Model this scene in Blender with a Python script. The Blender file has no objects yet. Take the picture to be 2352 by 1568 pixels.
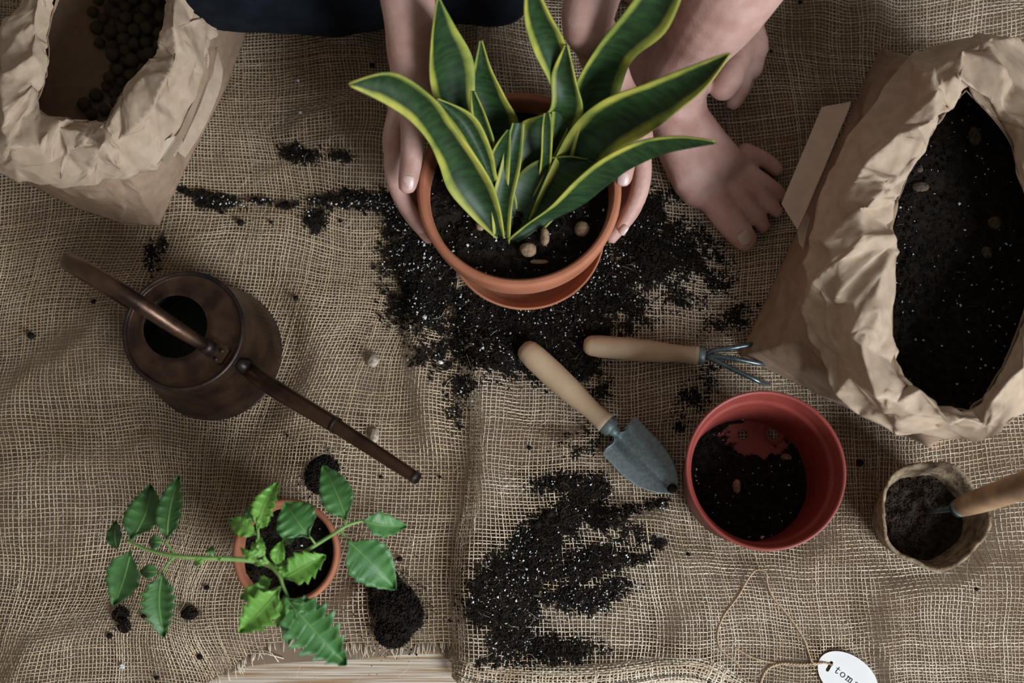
import bpy, bmesh, math, random
import numpy as np
from mathutils import Vector, Matrix

# ------------------------------------------------------------------ camera
F = 2750.0; TH = math.radians(11.6); PH = math.radians(5.45); H = 1.225
def rx(a): c, s = math.cos(a), math.sin(a); return np.array([[1,0,0],[0,c,-s],[0,s,c]])
def rz(a): c, s = math.cos(a), math.sin(a); return np.array([[c,-s,0],[s,c,0],[0,0,1.0]])
CM = rz(PH) @ rx(TH) @ rz(-PH); CC = np.array([0, 0, H])
sc = bpy.context.scene
cam_d = bpy.data.cameras.new('camera'); cam = bpy.data.objects.new('camera', cam_d)
sc.collection.objects.link(cam); sc.camera = cam
mw = Matrix([[*CM[i], CC[i]] for i in range(3)] + [[0, 0, 0, 1]]); cam.matrix_world = mw
cam_d.sensor_width = 36; cam_d.lens = 36 * F / 2352
cam_d.clip_start = 0.02
cam_d.dof.use_dof = True; cam_d.dof.focus_distance = 1.19; cam_d.dof.aperture_fstop = 3.3

# ------------------------------------------------------------------ light
w = bpy.data.worlds.new('room_light'); sc.world = w; w.use_nodes = True
bg = w.node_tree.nodes['Background']; bg.inputs[0].default_value = (1.0, 0.94, 0.87, 1); bg.inputs[1].default_value = 0.215
def area(name, loc, tgt, sx, sy, power, col):
    l = bpy.data.lights.new(name, 'AREA'); l.shape = 'RECTANGLE'; l.size = sx; l.size_y = sy; l.energy = power; l.color = col
    o = bpy.data.objects.new(name, l); sc.collection.objects.link(o); o.location = loc
    o.rotation_euler = (Vector(tgt) - Vector(loc)).to_track_quat('-Z', 'Y').to_euler(); return o
area('window_daylight', (1.7, -1.5, 1.6), (0.05, 0.15, 0), 1.2, 1.2, 118, (0.86, 0.93, 1.0))
sc.view_settings.view_transform = 'Standard'; sc.view_settings.look = 'None'
sc.view_settings.exposure = 0.0; sc.view_settings.gamma = 1; sc.view_settings.use_curve_mapping = False

rng = np.random.default_rng(7); random.seed(7)
col = sc.collection
# ------------------------------------------------------------------ helpers
def P(px, py, z=0.0):
    d = CM @ np.array([px - 1176, 784 - py, -F]); return CC + d * ((z - H) / d[2])
def P3(a): return P(a[0], a[1], a[2])
def Qv(X, Y, Z):
    v = np.stack([X, Y, Z - H], -1) @ CM
    return 1176 + F * v[..., 0] / -v[..., 2], 784 - F * v[..., 1] / -v[..., 2]
def vnoise(x, y, seed=0):
    x = np.asarray(x, float); y = np.asarray(y, float)
    xi = np.floor(x).astype(np.int64); yi = np.floor(y).astype(np.int64); fx = x - xi; fy = y - yi
    fx = fx*fx*(3-2*fx); fy = fy*fy*(3-2*fy)
    def h(a, b):
        n = (a * 374761393 + b * 668265263 + seed * 974634777) & 0x7fffffff
        n = ((n ^ (n >> 13)) * 1274126177) & 0x7fffffff
        return ((n ^ (n >> 16)) & 0xffff) / 32767.5 - 1
    return (h(xi, yi)*(1-fx) + h(xi+1, yi)*fx)*(1-fy) + (h(xi, yi+1)*(1-fx) + h(xi+1, yi+1)*fx)*fy
def fbm(x, y, seed=0, o=3):
    r = 0; a = 1
    for k in range(o): r = r + a * vnoise(x * 2**k, y * 2**k, seed + k * 17); a *= 0.5
    return r
def sstep(a, b, x): t = np.clip((x - a) / (b - a), 0, 1); return t*t*(3-2*t)
def cat(pts, n, closed=False):
    pts = np.asarray(pts, float); m = len(pts)
    if closed: ts = np.linspace(0, m, n, endpoint=False)
    else: ts = np.linspace(0, m - 1, n)
    out = []
    for t in ts:
        i = int(math.floor(t)); f = t - i
        if not closed and i >= m - 1: i = m - 2; f = 1.0
        g = (lambda k: pts[k % m]) if closed else (lambda k: pts[min(max(k, 0), m - 1)])
        p0, p1, p2, p3 = g(i-1), g(i), g(i+1), g(i+2)
        out.append(0.5*((2*p1) + (-p0+p2)*f + (2*p0-5*p1+4*p2-p3)*f*f + (-p0+3*p1-3*p2+p3)*f**3))
    return np.array(out)
def mesh_data(name, V, Fc, mats, smooth=True, midx=None, uv=None):
    me = bpy.data.meshes.new(name); V = np.asarray(V, np.float32)
    if isinstance(Fc, np.ndarray):
        k = Fc.shape[1]; n = len(Fc)
        me.vertices.add(len(V)); me.vertices.foreach_set('co', V.ravel())
        me.loops.add(n*k); me.loops.foreach_set('vertex_index', Fc.astype(np.int32).ravel())
        me.polygons.add(n); me.polygons.foreach_set('loop_start', np.arange(0, n*k, k, dtype=np.int32))
        me.polygons.foreach_set('loop_total', np.full(n, k, np.int32)); me.update(calc_edges=True)
    else:
        me.from_pydata([tuple(map(float, v)) for v in V], [], [list(map(int, f)) for f in Fc]); me.update()
    for m in (mats if isinstance(mats, (list, tuple)) else [mats]): me.materials.append(m)
    if midx is not None: me.polygons.foreach_set('material_index', np.asarray(midx, np.int32))
    me.polygons.foreach_set('use_smooth', np.full(len(me.polygons), smooth, bool))
    if uv is not None:
        l = me.uv_layers.new(name='uv'); li = np.zeros(len(me.loops), np.int32); me.loops.foreach_get('vertex_index', li)
        l.data.foreach_set('uv', np.asarray(uv, np.float32)[li].ravel())
    return me
def mobj(name, V, Fc, mats, parent=None, smooth=True, midx=None, uv=None):
    o = bpy.data.objects.new(name, mesh_data(name, V, Fc, mats, smooth, midx, uv)); col.objects.link(o)
    if parent is not None: setp(o, parent)
    return o
def setp(o, parent):
    o.parent = parent; o.matrix_parent_inverse = Matrix.Translation(parent.location).inverted()
def thing(name, label, cat_, loc, group=None):
    o = bpy.data.objects.new(name, None); col.objects.link(o); o.location = Vector([float(c) for c in loc]); o.empty_display_size = .02
    return tag(o, label, cat_, group)
def tag(o, label=None, cat_=None, group=None, kind=None):
    if label: o['label'] = label
    if cat_: o['category'] = cat_
    if group: o['group'] = group
    if kind: o['kind'] = kind
    return o
class MB:
    def __init__(s): s.v = []; s.f = []
    def add(s, V, Fc):
        b = len(s.v); s.v += [tuple(x) for x in V]; s.f += [[i + b for i in f] for f in Fc]; return s
    def build(s, name, mat, parent=None, smooth=True): return mobj(name, np.array(s.v), s.f, mat, parent, smooth)
def grid_faces(n, m, closed=False):
    f = []
    for i in range(n-1):
        for j in range(m if closed else m-1):
            a = i*m + j; b = i*m + (j+1) % m; f.append([a, b, b + m, a + m])
    return f
def tube(pts, rad, sides=12, flat=1.0, caps=True, up=(0, 0, 1), n=None):
    """swept tube; rad scalar or per point; flat scales the 'up' half-axis"""
    pts = np.asarray(pts, float); rad = np.full(len(pts), rad) if np.isscalar(rad) else np.asarray(rad, float)
    if n: 
        q = cat(np.c_[pts, rad], n); pts, rad = q[:, :3], q[:, 3]
    T = np.gradient(pts, axis=0); T /= np.linalg.norm(T, axis=1)[:, None] + 1e-12
    V = []; prev = None
    for i, p in enumerate(pts):
        u = np.array(up, float) if prev is None else prev
        u = u - T[i] * np.dot(u, T[i])
        if np.linalg.norm(u) < 1e-4: u = np.cross(T[i], [1, 0, 0.1])
        u /= np.linalg.norm(u); s = np.cross(T[i], u); prev = u
        for k in range(sides):
            a = 2*math.pi*k/sides; V.append(p + rad[i]*(math.cos(a)*s + math.sin(a)*flat*u))
    f = grid_faces(len(pts), sides, True)
    if caps:
        f.append(list(range(sides))[::-1]); f.append([(len(pts)-1)*sides + k for k in range(sides)])
    return V, f
def lathe(prof, c, seg=64, closed=False, tilt=None):
    V = []
    for r, z in prof:
        for k in range(seg):
            a = 2*math.pi*k/seg; V.append((c[0]+r*math.cos(a), c[1]+r*math.sin(a), c[2]+z))
    f = []
    n = len(prof)
    for i in range(n if closed else n-1):
        for k in range(seg):
            a = i*seg+k; b = i*seg+(k+1) % seg; i2 = (i+1) % n
            f.append([a, b, i2*seg+(k+1) % seg, i2*seg+k])
    return V, f
def ball(c, r, n=12, sq=(1, 1, 1)):
    V = []; rows = n//2
    for i in range(rows+1):
        t = math.pi*i/rows
        for k in range(n): a = 2*math.pi*k/n; V.append((c[0]+r*sq[0]*math.sin(t)*math.cos(a), c[1]+r*sq[1]*math.sin(t)*math.sin(a), c[2]+r*sq[2]*math.cos(t)))
    return V, grid_faces(rows+1, n, True)
def addmod(o, t, **k):
    m = o.modifiers.new(t.lower(), t)
    for a, b in k.items(): setattr(m, a, b)
    return m
def bake(o):
    dg = bpy.context.evaluated_depsgraph_get(); me = bpy.data.meshes.new_from_object(o.evaluated_get(dg))
    old = o.data; o.modifiers.clear(); o.data = me
    if old.users == 0: bpy.data.meshes.remove(old)
    return o

# ------------------------------------------------------------------ materials
def mat(name, c1, c2=None, scale=20, rough=.8, metal=0, bump=0, bscale=None, stretch=None, sss=0, detail=6, lo=.35, hi=.65, spec=.5, coat=0):
    m = bpy.data.materials.new(name); m.use_nodes = True; nt = m.node_tree; b = nt.nodes['Principled BSDF']
    b.inputs['Roughness'].default_value = rough; b.inputs['Metallic'].default_value = metal
    b.inputs['Specular IOR Level'].default_value = spec
    if coat: b.inputs['Coat Weight'].default_value = coat
    tc = nt.nodes.new('ShaderNodeTexCoord'); mp = nt.nodes.new('ShaderNodeMapping'); nt.links.new(tc.outputs['Object'], mp.inputs[0])
    if stretch: mp.inputs['Scale'].default_value = stretch
    n = nt.nodes.new('ShaderNodeTexNoise'); n.inputs['Scale'].default_value = scale; n.inputs['Detail'].default_value = detail
    nt.links.new(mp.outputs[0], n.inputs[0])
    r = nt.nodes.new('ShaderNodeValToRGB'); r.color_ramp.elements[0].position = lo; r.color_ramp.elements[1].position = hi
    r.color_ramp.elements[0].color = (*c1, 1); r.color_ramp.elements[1].color = (*(c2 or c1), 1)
    nt.links.new(n.outputs[0], r.inputs[0]); nt.links.new(r.outputs[0], b.inputs['Base Color'])
    if sss:
        b.inputs['Subsurface Weight'].default_value = sss; b.inputs['Subsurface Radius'].default_value = (.012, .005, .003); b.inputs['Subsurface Scale'].default_value = 1
    if bump:
        n2 = nt.nodes.new('ShaderNodeTexNoise'); n2.inputs['Scale'].default_value = bscale or scale*4; n2.inputs['Detail'].default_value = 5
        nt.links.new(mp.outputs[0], n2.inputs[0]); bp = nt.nodes.new('ShaderNodeBump'); bp.inputs['Strength'].default_value = bump; bp.inputs['Distance'].default_value = .002
        nt.links.new(n2.outputs[0], bp.inputs['Height']); nt.links.new(bp.outputs[0], b.inputs['Normal'])
    m['ramp'] = r.name
    return m
M = {}
M['jute'] = mat('jute_yarn', (.36, .265, .17), (.59, .475, .345), 14, .9, bump=.3, bscale=900, spec=.15)
M['jute2'] = mat('jute_yarn_pale', (.49, .395, .285), (.74, .645, .51), 14, .9, bump=.3, bscale=900, spec=.15)
M['jute3'] = mat('jute_yarn_golden', (.40, .295, .175), (.64, .51, .35), 14, .9, bump=.3, bscale=900, spec=.15)
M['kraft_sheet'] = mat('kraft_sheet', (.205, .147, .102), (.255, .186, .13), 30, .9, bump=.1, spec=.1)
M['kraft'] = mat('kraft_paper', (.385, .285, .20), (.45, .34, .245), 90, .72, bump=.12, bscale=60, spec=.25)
M['kraft_light'] = mat('kraft_paper_flap', (.46, .36, .265), (.51, .40, .30), 90, .72, spec=.25)
M['soil'] = mat('potting_soil', (.006, .0045, .0035), (.022, .015, .011), 160, .95, bump=.5, bscale=500, spec=.15)
M['peat'] = mat('brown_peat', (.018, .012, .009), (.05, .033, .024), 160, .95, bump=.6, bscale=400, spec=.1)
M['perlite'] = mat('perlite', (.55, .56, .56), (.75, .76, .76), 200, .9)
M['straw'] = mat('soil_fibre', (.09, .055, .03), (.18, .115, .065), 200, .9)
M['terra'] = mat('terracotta', (.335, .118, .060), (.43, .168, .092), 22, .75, bump=.1, bscale=300, spec=.3)
M['copper'] = mat('aged_copper', (.040, .024, .017), (.135, .077, .050), 35, .38, metal=.85, bump=.12, bscale=220, detail=9, lo=.36, hi=.68)
M['copper_dark'] = mat('dark_copper', (.012, .010, .011), (.05, .028, .02), 60, .45, metal=.6)
M['can_inside'] = mat('can_inside', (.07, .075, .065), (.10, .10, .09), 60, .7)
M['plastic'] = mat('red_plastic', (.205, .032, .024), (.245, .042, .031), 40, .5, bump=.05, bscale=400)
M['skin'] = mat('skin', (.43, .24, .195), (.53, .335, .285), 45, .55, bump=.18, bscale=350, sss=.25, spec=.35)
M['nail'] = mat('nail', (.58, .40, .36), (.60, .42, .38), 30, .35, spec=.5)
M['toenail'] = mat('toenail', (.46, .36, .28), (.50, .39, .31), 30, .4)
M['denim'] = mat('dark_trousers', (.004, .006, .010), (.008, .011, .017), 60, .9, bump=.3, bscale=900, spec=.15)
M['shirt'] = mat('dark_shirt', (.012, .014, .018), (.02, .022, .028), 60, .9, bump=.2, bscale=600)
M['hair'] = mat('brown_hair', (.03, .017, .01), (.07, .04, .022), 60, .6, bump=.5, stretch=(1, 1, .1))
M['eye'] = mat('eye_white', (.7, .7, .68), rough=.2); M['iris'] = mat('iris', (.05, .03, .02), rough=.2); M['lips'] = mat('lips', (.35, .12, .11), rough=.5)
M['beech'] = mat('beech_wood', (.45, .31, .19), (.53, .38, .245), 30, .6, bump=.08, stretch=(1, 1, 1), bscale=250)
M['beech_warm'] = mat('stained_wood', (.17, .095, .05), (.38, .235, .125), 40, .6, bump=.08, stretch=(.25, 1, 1))
M['steel'] = mat('galvanised_steel', (.16, .20, .205), (.23, .28, .285), 300, .48, metal=.55, bump=.1, bscale=900)
M['steel_dark'] = mat('steel_wire', (.09, .12, .13), (.16, .2, .21), 200, .35, metal=.8)
M['pulp'] = mat('peat_fibre', (.09, .055, .03), (.33, .245, .155), 100, .95, bump=.8, bscale=350, detail=10)
M['kraft_shaded'] = mat('kraft_paper_shaded', (.29, .195, .13), (.345, .24, .165), 90, .75, bump=.12, bscale=60, spec=.2)  # same paper as the collar, with the wall's shade put into the colour
M['clay'] = mat('clay_ball', (.06, .042, .028), (.17, .12, .075), 120, .9, bump=.5, bscale=300)
M['pebble'] = mat('pale_pebble', (.16, .125, .085), (.50, .43, .34), 220, .85, bump=.9, bscale=300)
M['nugget'] = mat('bark_nugget', (.16, .095, .05), (.36, .24, .15), 150, .9, bump=.6, bscale=300)
M['nugget_dark'] = mat('dark_nugget', (.03, .02, .013), (.13, .09, .06), 150, .9, bump=.6, bscale=300)
M['card'] = mat('white_card', (.72, .71, .69), (.76, .75, .73), 60, .7)
M['ink'] = mat('ink', (.01, .015, .03), rough=.6)
M['thread'] = mat('dark_thread', (.012, .014, .02), rough=.8)
M['twine'] = mat('twine', (.36, .25, .15), (.50, .37, .24), 200, .9, bump=.3, bscale=900)
M['leaf_dark'] = mat('leaf_dark', (.028, .088, .020), (.05, .14, .03), 40, .5, bump=.15, bscale=160, sss=0)
M['leaf_mid'] = mat('leaf_mid', (.040, .135, .030), (.068, .19, .048), 40, .5, bump=.15, bscale=160)
M['leaf_bright'] = mat('leaf_bright', (.10, .27, .03), (.16, .35, .05), 40, .5, bump=.15, bscale=160)
M['stem'] = mat('green_stem', (.14, .27, .06), (.22, .36, .10), 60, .6)
M['oak'] = mat('white_grained_oak', (.33, .20, .10), (.62, .55, .46), 10, .6, stretch=(.8, 42, 1), bump=.3, bscale=12, detail=8, lo=.40, hi=.60)
def sansevieria_mat():
    m = bpy.data.materials.new('variegated_leaf'); m.use_nodes = True; nt = m.node_tree; N = nt.nodes.new; L = nt.links.new
    b = nt.nodes['Principled BSDF']; b.inputs['Roughness'].default_value = .5; b.inputs['Specular IOR Level'].default_value = .35
    uv = N('ShaderNodeUVMap'); uv.uv_map = 'uv'; s = N('ShaderNodeSeparateXYZ'); L(uv.outputs[0], s.inputs[0])
    tc = N('ShaderNodeTexCoord'); nz = N('ShaderNodeTexNoise'); nz.inputs['Scale'].default_value = 28; nz.inputs['Detail'].default_value = 4; L(tc.outputs['Object'], nz.inputs[0])
    a = N('ShaderNodeMath'); a.operation = 'SUBTRACT'; a.inputs[1].default_value = .5; L(s.outputs[0], a.inputs[0])
    ab = N('ShaderNodeMath'); ab.operation = 'ABSOLUTE'; L(a.outputs[0], ab.inputs[0])
    ad = N('ShaderNodeMath'); ad.operation = 'MULTIPLY_ADD'; ad.inputs[1].default_value = .10; L(nz.outputs[0], ad.inputs[0]); L(ab.outputs[0], ad.inputs[2])
    r = N('ShaderNodeValToRGB'); r.color_ramp.elements[0].position = .355; r.color_ramp.elements[0].color = (0, 0, 0, 1); r.color_ramp.elements[1].position = .455; r.color_ramp.elements[1].color = (1, 1, 1, 1); L(ad.outputs[0], r.inputs[0])
    # cross bands
    mp = N('ShaderNodeMapping'); mp.inputs['Scale'].default_value = (1.2, 22, 1); L(uv.outputs[0], mp.inputs[0])
    n2 = N('ShaderNodeTexNoise'); n2.inputs['Scale'].default_value = 1.6; n2.inputs['Detail'].default_value = 5; L(mp.outputs[0], n2.inputs[0])
    g = N('ShaderNodeValToRGB'); g.color_ramp.elements[0].position = .38; g.color_ramp.elements[0].color = (.009, .026, .008, 1); g.color_ramp.elements[1].position = .66; g.color_ramp.elements[1].color = (.020, .056, .013, 1); L(n2.outputs[0], g.inputs[0])
    y = N('ShaderNodeValToRGB'); y.color_ramp.elements[0].position = .35; y.color_ramp.elements[0].color = (.17, .22, .04, 1); y.color_ramp.elements[1].position = .65; y.color_ramp.elements[1].color = (.42, .40, .07, 1); L(nz.outputs[0], y.inputs[0])
    mx = N('ShaderNodeMixRGB'); L(r.outputs[0], mx.inputs[0]); L(g.outputs[0], mx.inputs[1]); L(y.outputs[0], mx.inputs[2])
    L(mx.outputs[0], b.inputs['Base Color']); return m
M['sans'] = sansevieria_mat()

# ------------------------------------------------------------------ floor
fl = mobj('floor', [(-1.6, -1.2, -.012), (1.6, -1.2, -.012), (1.6, 1.9, -.012), (-1.6, 1.9, -.012)], [[0, 1, 2, 3]], M['kraft_sheet'], smooth=False)
tag(fl, kind='structure'); 
ang = math.radians(3.5); pw = .19
for i in range(-6, 11):
    yc = i*pw - .075; ca, sa = math.cos(ang), math.sin(ang)
    V = []
    hw = pw/2 - .0012
    for (x, y, z) in [(-1.6,-hw,-.011),(1.6,-hw,-.011),(1.6,hw,-.011),(-1.6,hw,-.011),(-1.6,-hw,-.0035),(1.6,-hw,-.0035),(1.6,hw,-.0035),(-1.6,hw,-.0035),
                      (-1.6,-hw+.001,-.0025),(1.6,-hw+.001,-.0025),(1.6,hw-.001,-.0025),(-1.6,hw-.001,-.0025)]:
        V.append((x*ca - (y+yc)*sa, x*sa + (y+yc)*ca, z))
    mobj('plank', V, [[0,1,5,4],[1,2,6,5],[2,3,7,6],[3,0,4,7],[4,5,9,8],[5,6,10,9],[6,7,11,10],[7,4,8,11],[8,9,10,11]], M['oak'], fl, smooth=False)

# ------------------------------------------------------------------ cloth shape
EDGE = np.array([P(*q)[:2] for q in [(1160,-500),(1130,-60),(1110,60),(1085,200),(1075,400),(1052,700),(1055,790),(1075,880),(1088,960),(1088,1060),(1075,1160),(1052,1250),(1042,1340),(1046,1420),(1050,1500),(1040,1560),(1040,1800)]])
def edge_x(Y): return np.interp(Y, EDGE[::-1, 1], EDGE[::-1, 0])
RIDGES = [  # pixel polylines, height, half width m
 ([(950,690),(958,800),(985,900),(1010,1010)], .010, .014),
 ([(20,960),(120,880),(230,800),(300,650)], .010, .028),
 ([(700,560),(690,700),(740,900),(700,1050)], .004, .035),
 ([(60,1568),(100,1490),(250,1440),(450,1470)], .008, .022),
 ([(560,1500),(700,1150),(860,800)], .004, .03),
 ([(470,400),(620,330),(800,255),(900,250)], .010, .020),
 ([(600,420),(760,350),(880,330)], .006, .014),
 ([(480,200),(640,170),(800,110)], .007, .025),
 ([(1990,-60),(2000,60),(1975,170),(1990,260)], .016, .022),
 ([(1900,-40),(1860,120),(1800,240)], .009, .02),
 ([(1690,250),(1760,262),(1860,235),(1960,200)], .008, .013),
 ([(2100,-20),(2350,60)], .007, .03),
 ([(1640,600),(1680,700),(1620,800)], .005, .02),
 ([(1240,870),(1300,960),(1280,1060)], .005, .03),
 ([(1420,1180),(1540,1150),(1640,1260)], .007, .022),
 ([(1560,1300),(1590,1400),(1540,1500)], .006, .022),
 ([(2040,1360),(2030,1460),(2010,1600)], .008, .018),
 ([(1900,1250),(2020,1330),(2200,1350),(2400,1300)], .005, .025),
 ([(0,540),(150,590),(350,560),(480,500)], .006, .02),
 ([(0,1150),(200,1080),(420,1040)], .005, .025),
 ([(1180,20),(1290,60),(1450,30)], .006, .02),
 ([(2300,1150),(2340,1300)], .006, .02),
]
RW = [(np.array([P(*q)[:2] for q in r]), h, wd) for r, h, wd in RIDGES]
FLAT = [(P(1205,543), .11), (P(497,812), .085), (P(1715,1100), .085), (P(2100,1190), .06), (P(697,1272), .055), (P(2080,560), .22), (P(250,190), .2), (P(1640,400), .09), (P(1475,1055), .05), (P(1290,880), .05), (P(1470,802), .06), (P(1620,820), .05), (P(1950,1550), .03)]
def polyd(X, Y, pl):
    d = np.full(np.shape(X), 9.0)
    for a, b in zip(pl[:-1], pl[1:]):
        ab = b - a; t = np.clip(((X-a[0])*ab[0] + (Y-a[1])*ab[1]) / (ab @ ab), 0, 1)
        d = np.minimum(d, np.hypot(X - a[0] - t*ab[0], Y - a[1] - t*ab[1]))
    return d
def cloth_z(X, Y):
    """height of the cloth surface (both cloths share it away from the overlap)"""
    X = np.asarray(X, float); Y = np.asarray(Y, float)
    z = .0045 + .0062*(fbm(X*8.5, Y*8.5, 3, 3) + .4) + .0012*fbm(X*30 + 5*Y, Y*22, 9, 2)
    for pl, h, wd in RW:
        jd = polyd(X + .006*vnoise(X*25, Y*25, 5), Y + .006*vnoise(X*25, Y*25, 6), pl); z = z + 1.6*h*np.exp(-(jd/wd)**2)
    s = X - edge_x(Y)
    z = z + np.where(s > 0, .004 + .015*sstep(0, .014, s)*(1 - sstep(.016, .075, s)), 0)
    f = 1.0
    for c, r in FLAT: f = f * (.12 + .88*sstep(r*.9, r*1.35, np.hypot(X-c[0], Y-c[1])))
    return np.maximum(z*f, .0012)
def cz(px, py):
    p = P(px, py, 0); z = float(cloth_z(p[0], p[1])); p = P(px, py, z); return float(cloth_z(p[0], p[1]))
def on(px, py, dz=0.0):
    z = cz(px, py) + dz; return P(px, py, z)
HEM = np.array([P(*q)[:2] for q in [(900,1512),(1040,1512),(1120,1530),(1250,1538),(1360,1536),(1450,1526),(1530,1513),(1600,1518),(1650,1540),(1720,1580),(1850,1640),(2050,1660),(2500,1640)]])
RAW = np.array([P(*q)[:2] for q in [(-400,1760),(300,1740),(480,1572),(560,1520),(612,1486),(660,1470),(760,1478),(860,1488),(960,1484),(1050,1478),(1200,1480)]])
BOT = np.array([P(*q)[:2] for q in [(-600,1760),(300,1740)]])
# ------------------------------------------------------------------ weave generator
def weave(name, G, mask, amp, wid, mats, parent=None, wid2=None, seed=1):
    """G: (n,m,3) crossing points; two yarn sets run along each axis over and under one another"""
    n, m, _ = G.shape
    r = np.random.default_rng(seed)
    du = np.gradient(G, axis=0); dv = np.gradient(G, axis=1); N = np.cross(du, dv); N /= np.linalg.norm(N, axis=2)[..., None] + 1e-12
    par = ((np.add.outer(np.arange(n), np.arange(m)) % 2)*2 - 1).astype(float)[..., None]
    allV = []; allF = []; mi = []; base = 0
    for axis, sgn in ((1, 1), (0, -1)):
        Gp = G + N*amp*par*sgn
        Tn = dv if axis == 1 else du
        Tn = Tn / (np.linalg.norm(Tn, axis=2)[..., None] + 1e-12)
        S = np.cross(Tn, N)
        if axis == 0: Gp = Gp.transpose(1, 0, 2); S = S.transpose(1, 0, 2); Nn = N.transpose(1, 0, 2); mk = mask.T
        else: Nn = N; mk = mask
        a, b = Gp.shape[:2]
        wv = wid*(1 + .28*r.standard_normal((a, 1)) * .6 + .22*r.standard_normal((a, b)))
        wv = np.clip(wv, wid*.55, wid*1.9)[..., None]
        Gp = Gp + S*(r.standard_normal((a, 1, 1))*wid*.25 + r.standard_normal((a, b, 1))*wid*.13)
        ring = np.stack([Gp - S*wv*.5 - Nn*wv*.16, Gp + Nn*wv*.40, Gp + S*wv*.5 - Nn*wv*.16], 2)  # a,b,3,3
        V = ring.reshape(-1, 3)
        I = (np.arange(a*b).reshape(a, b)*3)
        ok = (mk[:, :-1] & mk[:, 1:])
        i0 = I[:, :-1][ok]; i1 = I[:, 1:][ok]
        Fs = np.concatenate([np.stack([i0+k, i0+(k+1) % 3, i1+(k+1) % 3, i1+k], 1) for k in range(3)])
        tm = (r.random((a, 1)) < .45) & np.ones((a, b-1), bool); tmi = np.tile(tm[ok].astype(np.int32), 3)
        allV.append(V); allF.append(Fs + base); mi.append(tmi); base += len(V)
    V = np.concatenate(allV); Fs = np.concatenate(allF); mi = np.concatenate(mi)
    used = np.zeros(len(V), bool); used[Fs.ravel()] = True; re = np.cumsum(used) - 1
    return mobj(name, V[used], re[Fs], mats, parent, True, mi)
PIT = .0037
def warp(U, Vv):
    """in-plane wander of the yarns"""
    px, py = Qv(U, Vv, 0*U)
    shear = .42*np.exp(-((px-720)/330)**2 - ((py-780)/420)**2) + .18*np.exp(-((px-650)/300)**2 - ((py-1380)/200)**2) - .12*np.exp(-((px-1600)/400)**2-((py-1400)/260)**2) - .15*np.exp(-((px-250)/260)**2-((py-1150)/260)**2)
    dx = .013*fbm(U*5, Vv*5, 21, 2) + .0018*fbm(U*22, Vv*22, 23, 2)
    dy = .013*fbm(U*5+7, Vv*5, 31, 2) + .0022*fbm(U*20, Vv*20, 33, 2)
    dx = dx + shear*(Vv - .25)*.9
    return U + dx, Vv + dy
def cloth_grid(x0, x1, y0, y1):
    n = int((x1-x0)/PIT); m = int((y1-y0)/PIT)
    U, Vv = np.meshgrid(x0 + np.arange(n)*PIT, y0 + np.arange(m)*PIT, indexing='ij'); return U, Vv
# left cloth
U, Vv = cloth_grid(-.70, .14, -.17, .77); X, Y = warp(U, Vv)
Z = cloth_z(X, Y)
lx, ly = X, Y
yraw = np.interp(X, RAW[:, 0], RAW[:, 1]) + .003*vnoise(X*400, X*0, 77)
mask = (X < edge_x(Y) + .012) & (Y > yraw)
Z = np.where(X > edge_x(Y) - .001, np.minimum(Z, .003), Z)
left_cloth = weave('burlap_cloth', np.stack([X, Y, Z], -1), mask, .0005, .00122, [M['jute'], M['jute3']], seed=3)
tag(left_cloth, 'brown open-weave burlap with a raw frayed lower edge, under the watering can and seedling', 'cloth')
# right cloth
U, Vv = cloth_grid(-.10, .69, -.17, .77)
s0 = U + .12
X0 = U
X, Y = warp(U, Vv)
ex = edge_x(Y); s = X - ex
t = np.clip(s + .004, 0, None)
X = np.where(s > -.004, ex - .004 + np.where(t < .022, t*.55, t - .0099), X)
Z = cloth_z(X, Y)
hemy = np.interp(X, HEM[:, 0], HEM[:, 1])
mask = (s > -.004) & (Y > hemy)
Z = Z + .002
right_cloth = weave('burlap_cloth', np.stack([X, Y, Z], -1), mask, .0005, .00122, [M['jute2'], M['jute']], seed=5)
tag(right_cloth, 'paler burlap cloth with a stitched rolled hem, lying under the trowel and red pot', 'cloth')
# rolled hem of the right cloth: flattened tube of weave
hp = [(1036,1516),(1060,1517),(1120,1532),(1250,1541),(1360,1540),(1450,1530),(1530,1517),(1600,1521),(1650,1541),(1700,1570),(1790,1625),(1900,1650),(2100,1665),(2400,1650)]
hc = cat([np.array([*P(a, b, 0)[:2], 0]) for a, b in hp], 300)
seg = np.r_[0, np.cumsum(np.linalg.norm(np.diff(hc, axis=0), axis=1))]; nn = int(seg[-1]/PIT*1.05)
ss = np.linspace(0, seg[-1], nn); hx = np.interp(ss, seg, hc[:, 0]); hy = np.interp(ss, seg, hc[:, 1])
tx = np.gradient(hx); ty = np.gradient(hy); tl = np.hypot(tx, ty); nx, ny = -ty/tl, tx/tl
G = []; mh = 19
for k in range(mh):
    a = math.pi*(1.18 - 1.36*k/(mh-1)); wdt = .0125*(sstep(-.004, .012, ss)*.35+.65)
    off = -math.cos(a)*wdt - .007; zz = np.maximum(math.sin(a), -.2)*.0075 + .0035
    if k < mh: crease = .0028*math.exp(-((k-11)/1.1)**2)
    G.append(np.stack([hx + nx*off + .0015*vnoise(ss*40, ss*0+k*.3, 5), hy + ny*off, zz - crease + cloth_z(hx, hy)*.5], -1))
G = np.array(G).transpose(1, 0, 2)
G[0] = G[0]*[1, 1, 0] + [0, 0, .004]
hem = weave('rolled_hem', G[:, ::-1], np.ones(G.shape[:2], bool), .0005, .0021, [M['jute2'], M['jute']], right_cloth, seed=8)
hem['kind'] = 'stuff'
mb = MB()
kk = 11
zt = G[:, kk, 2] + .0012
i = 1
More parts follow.
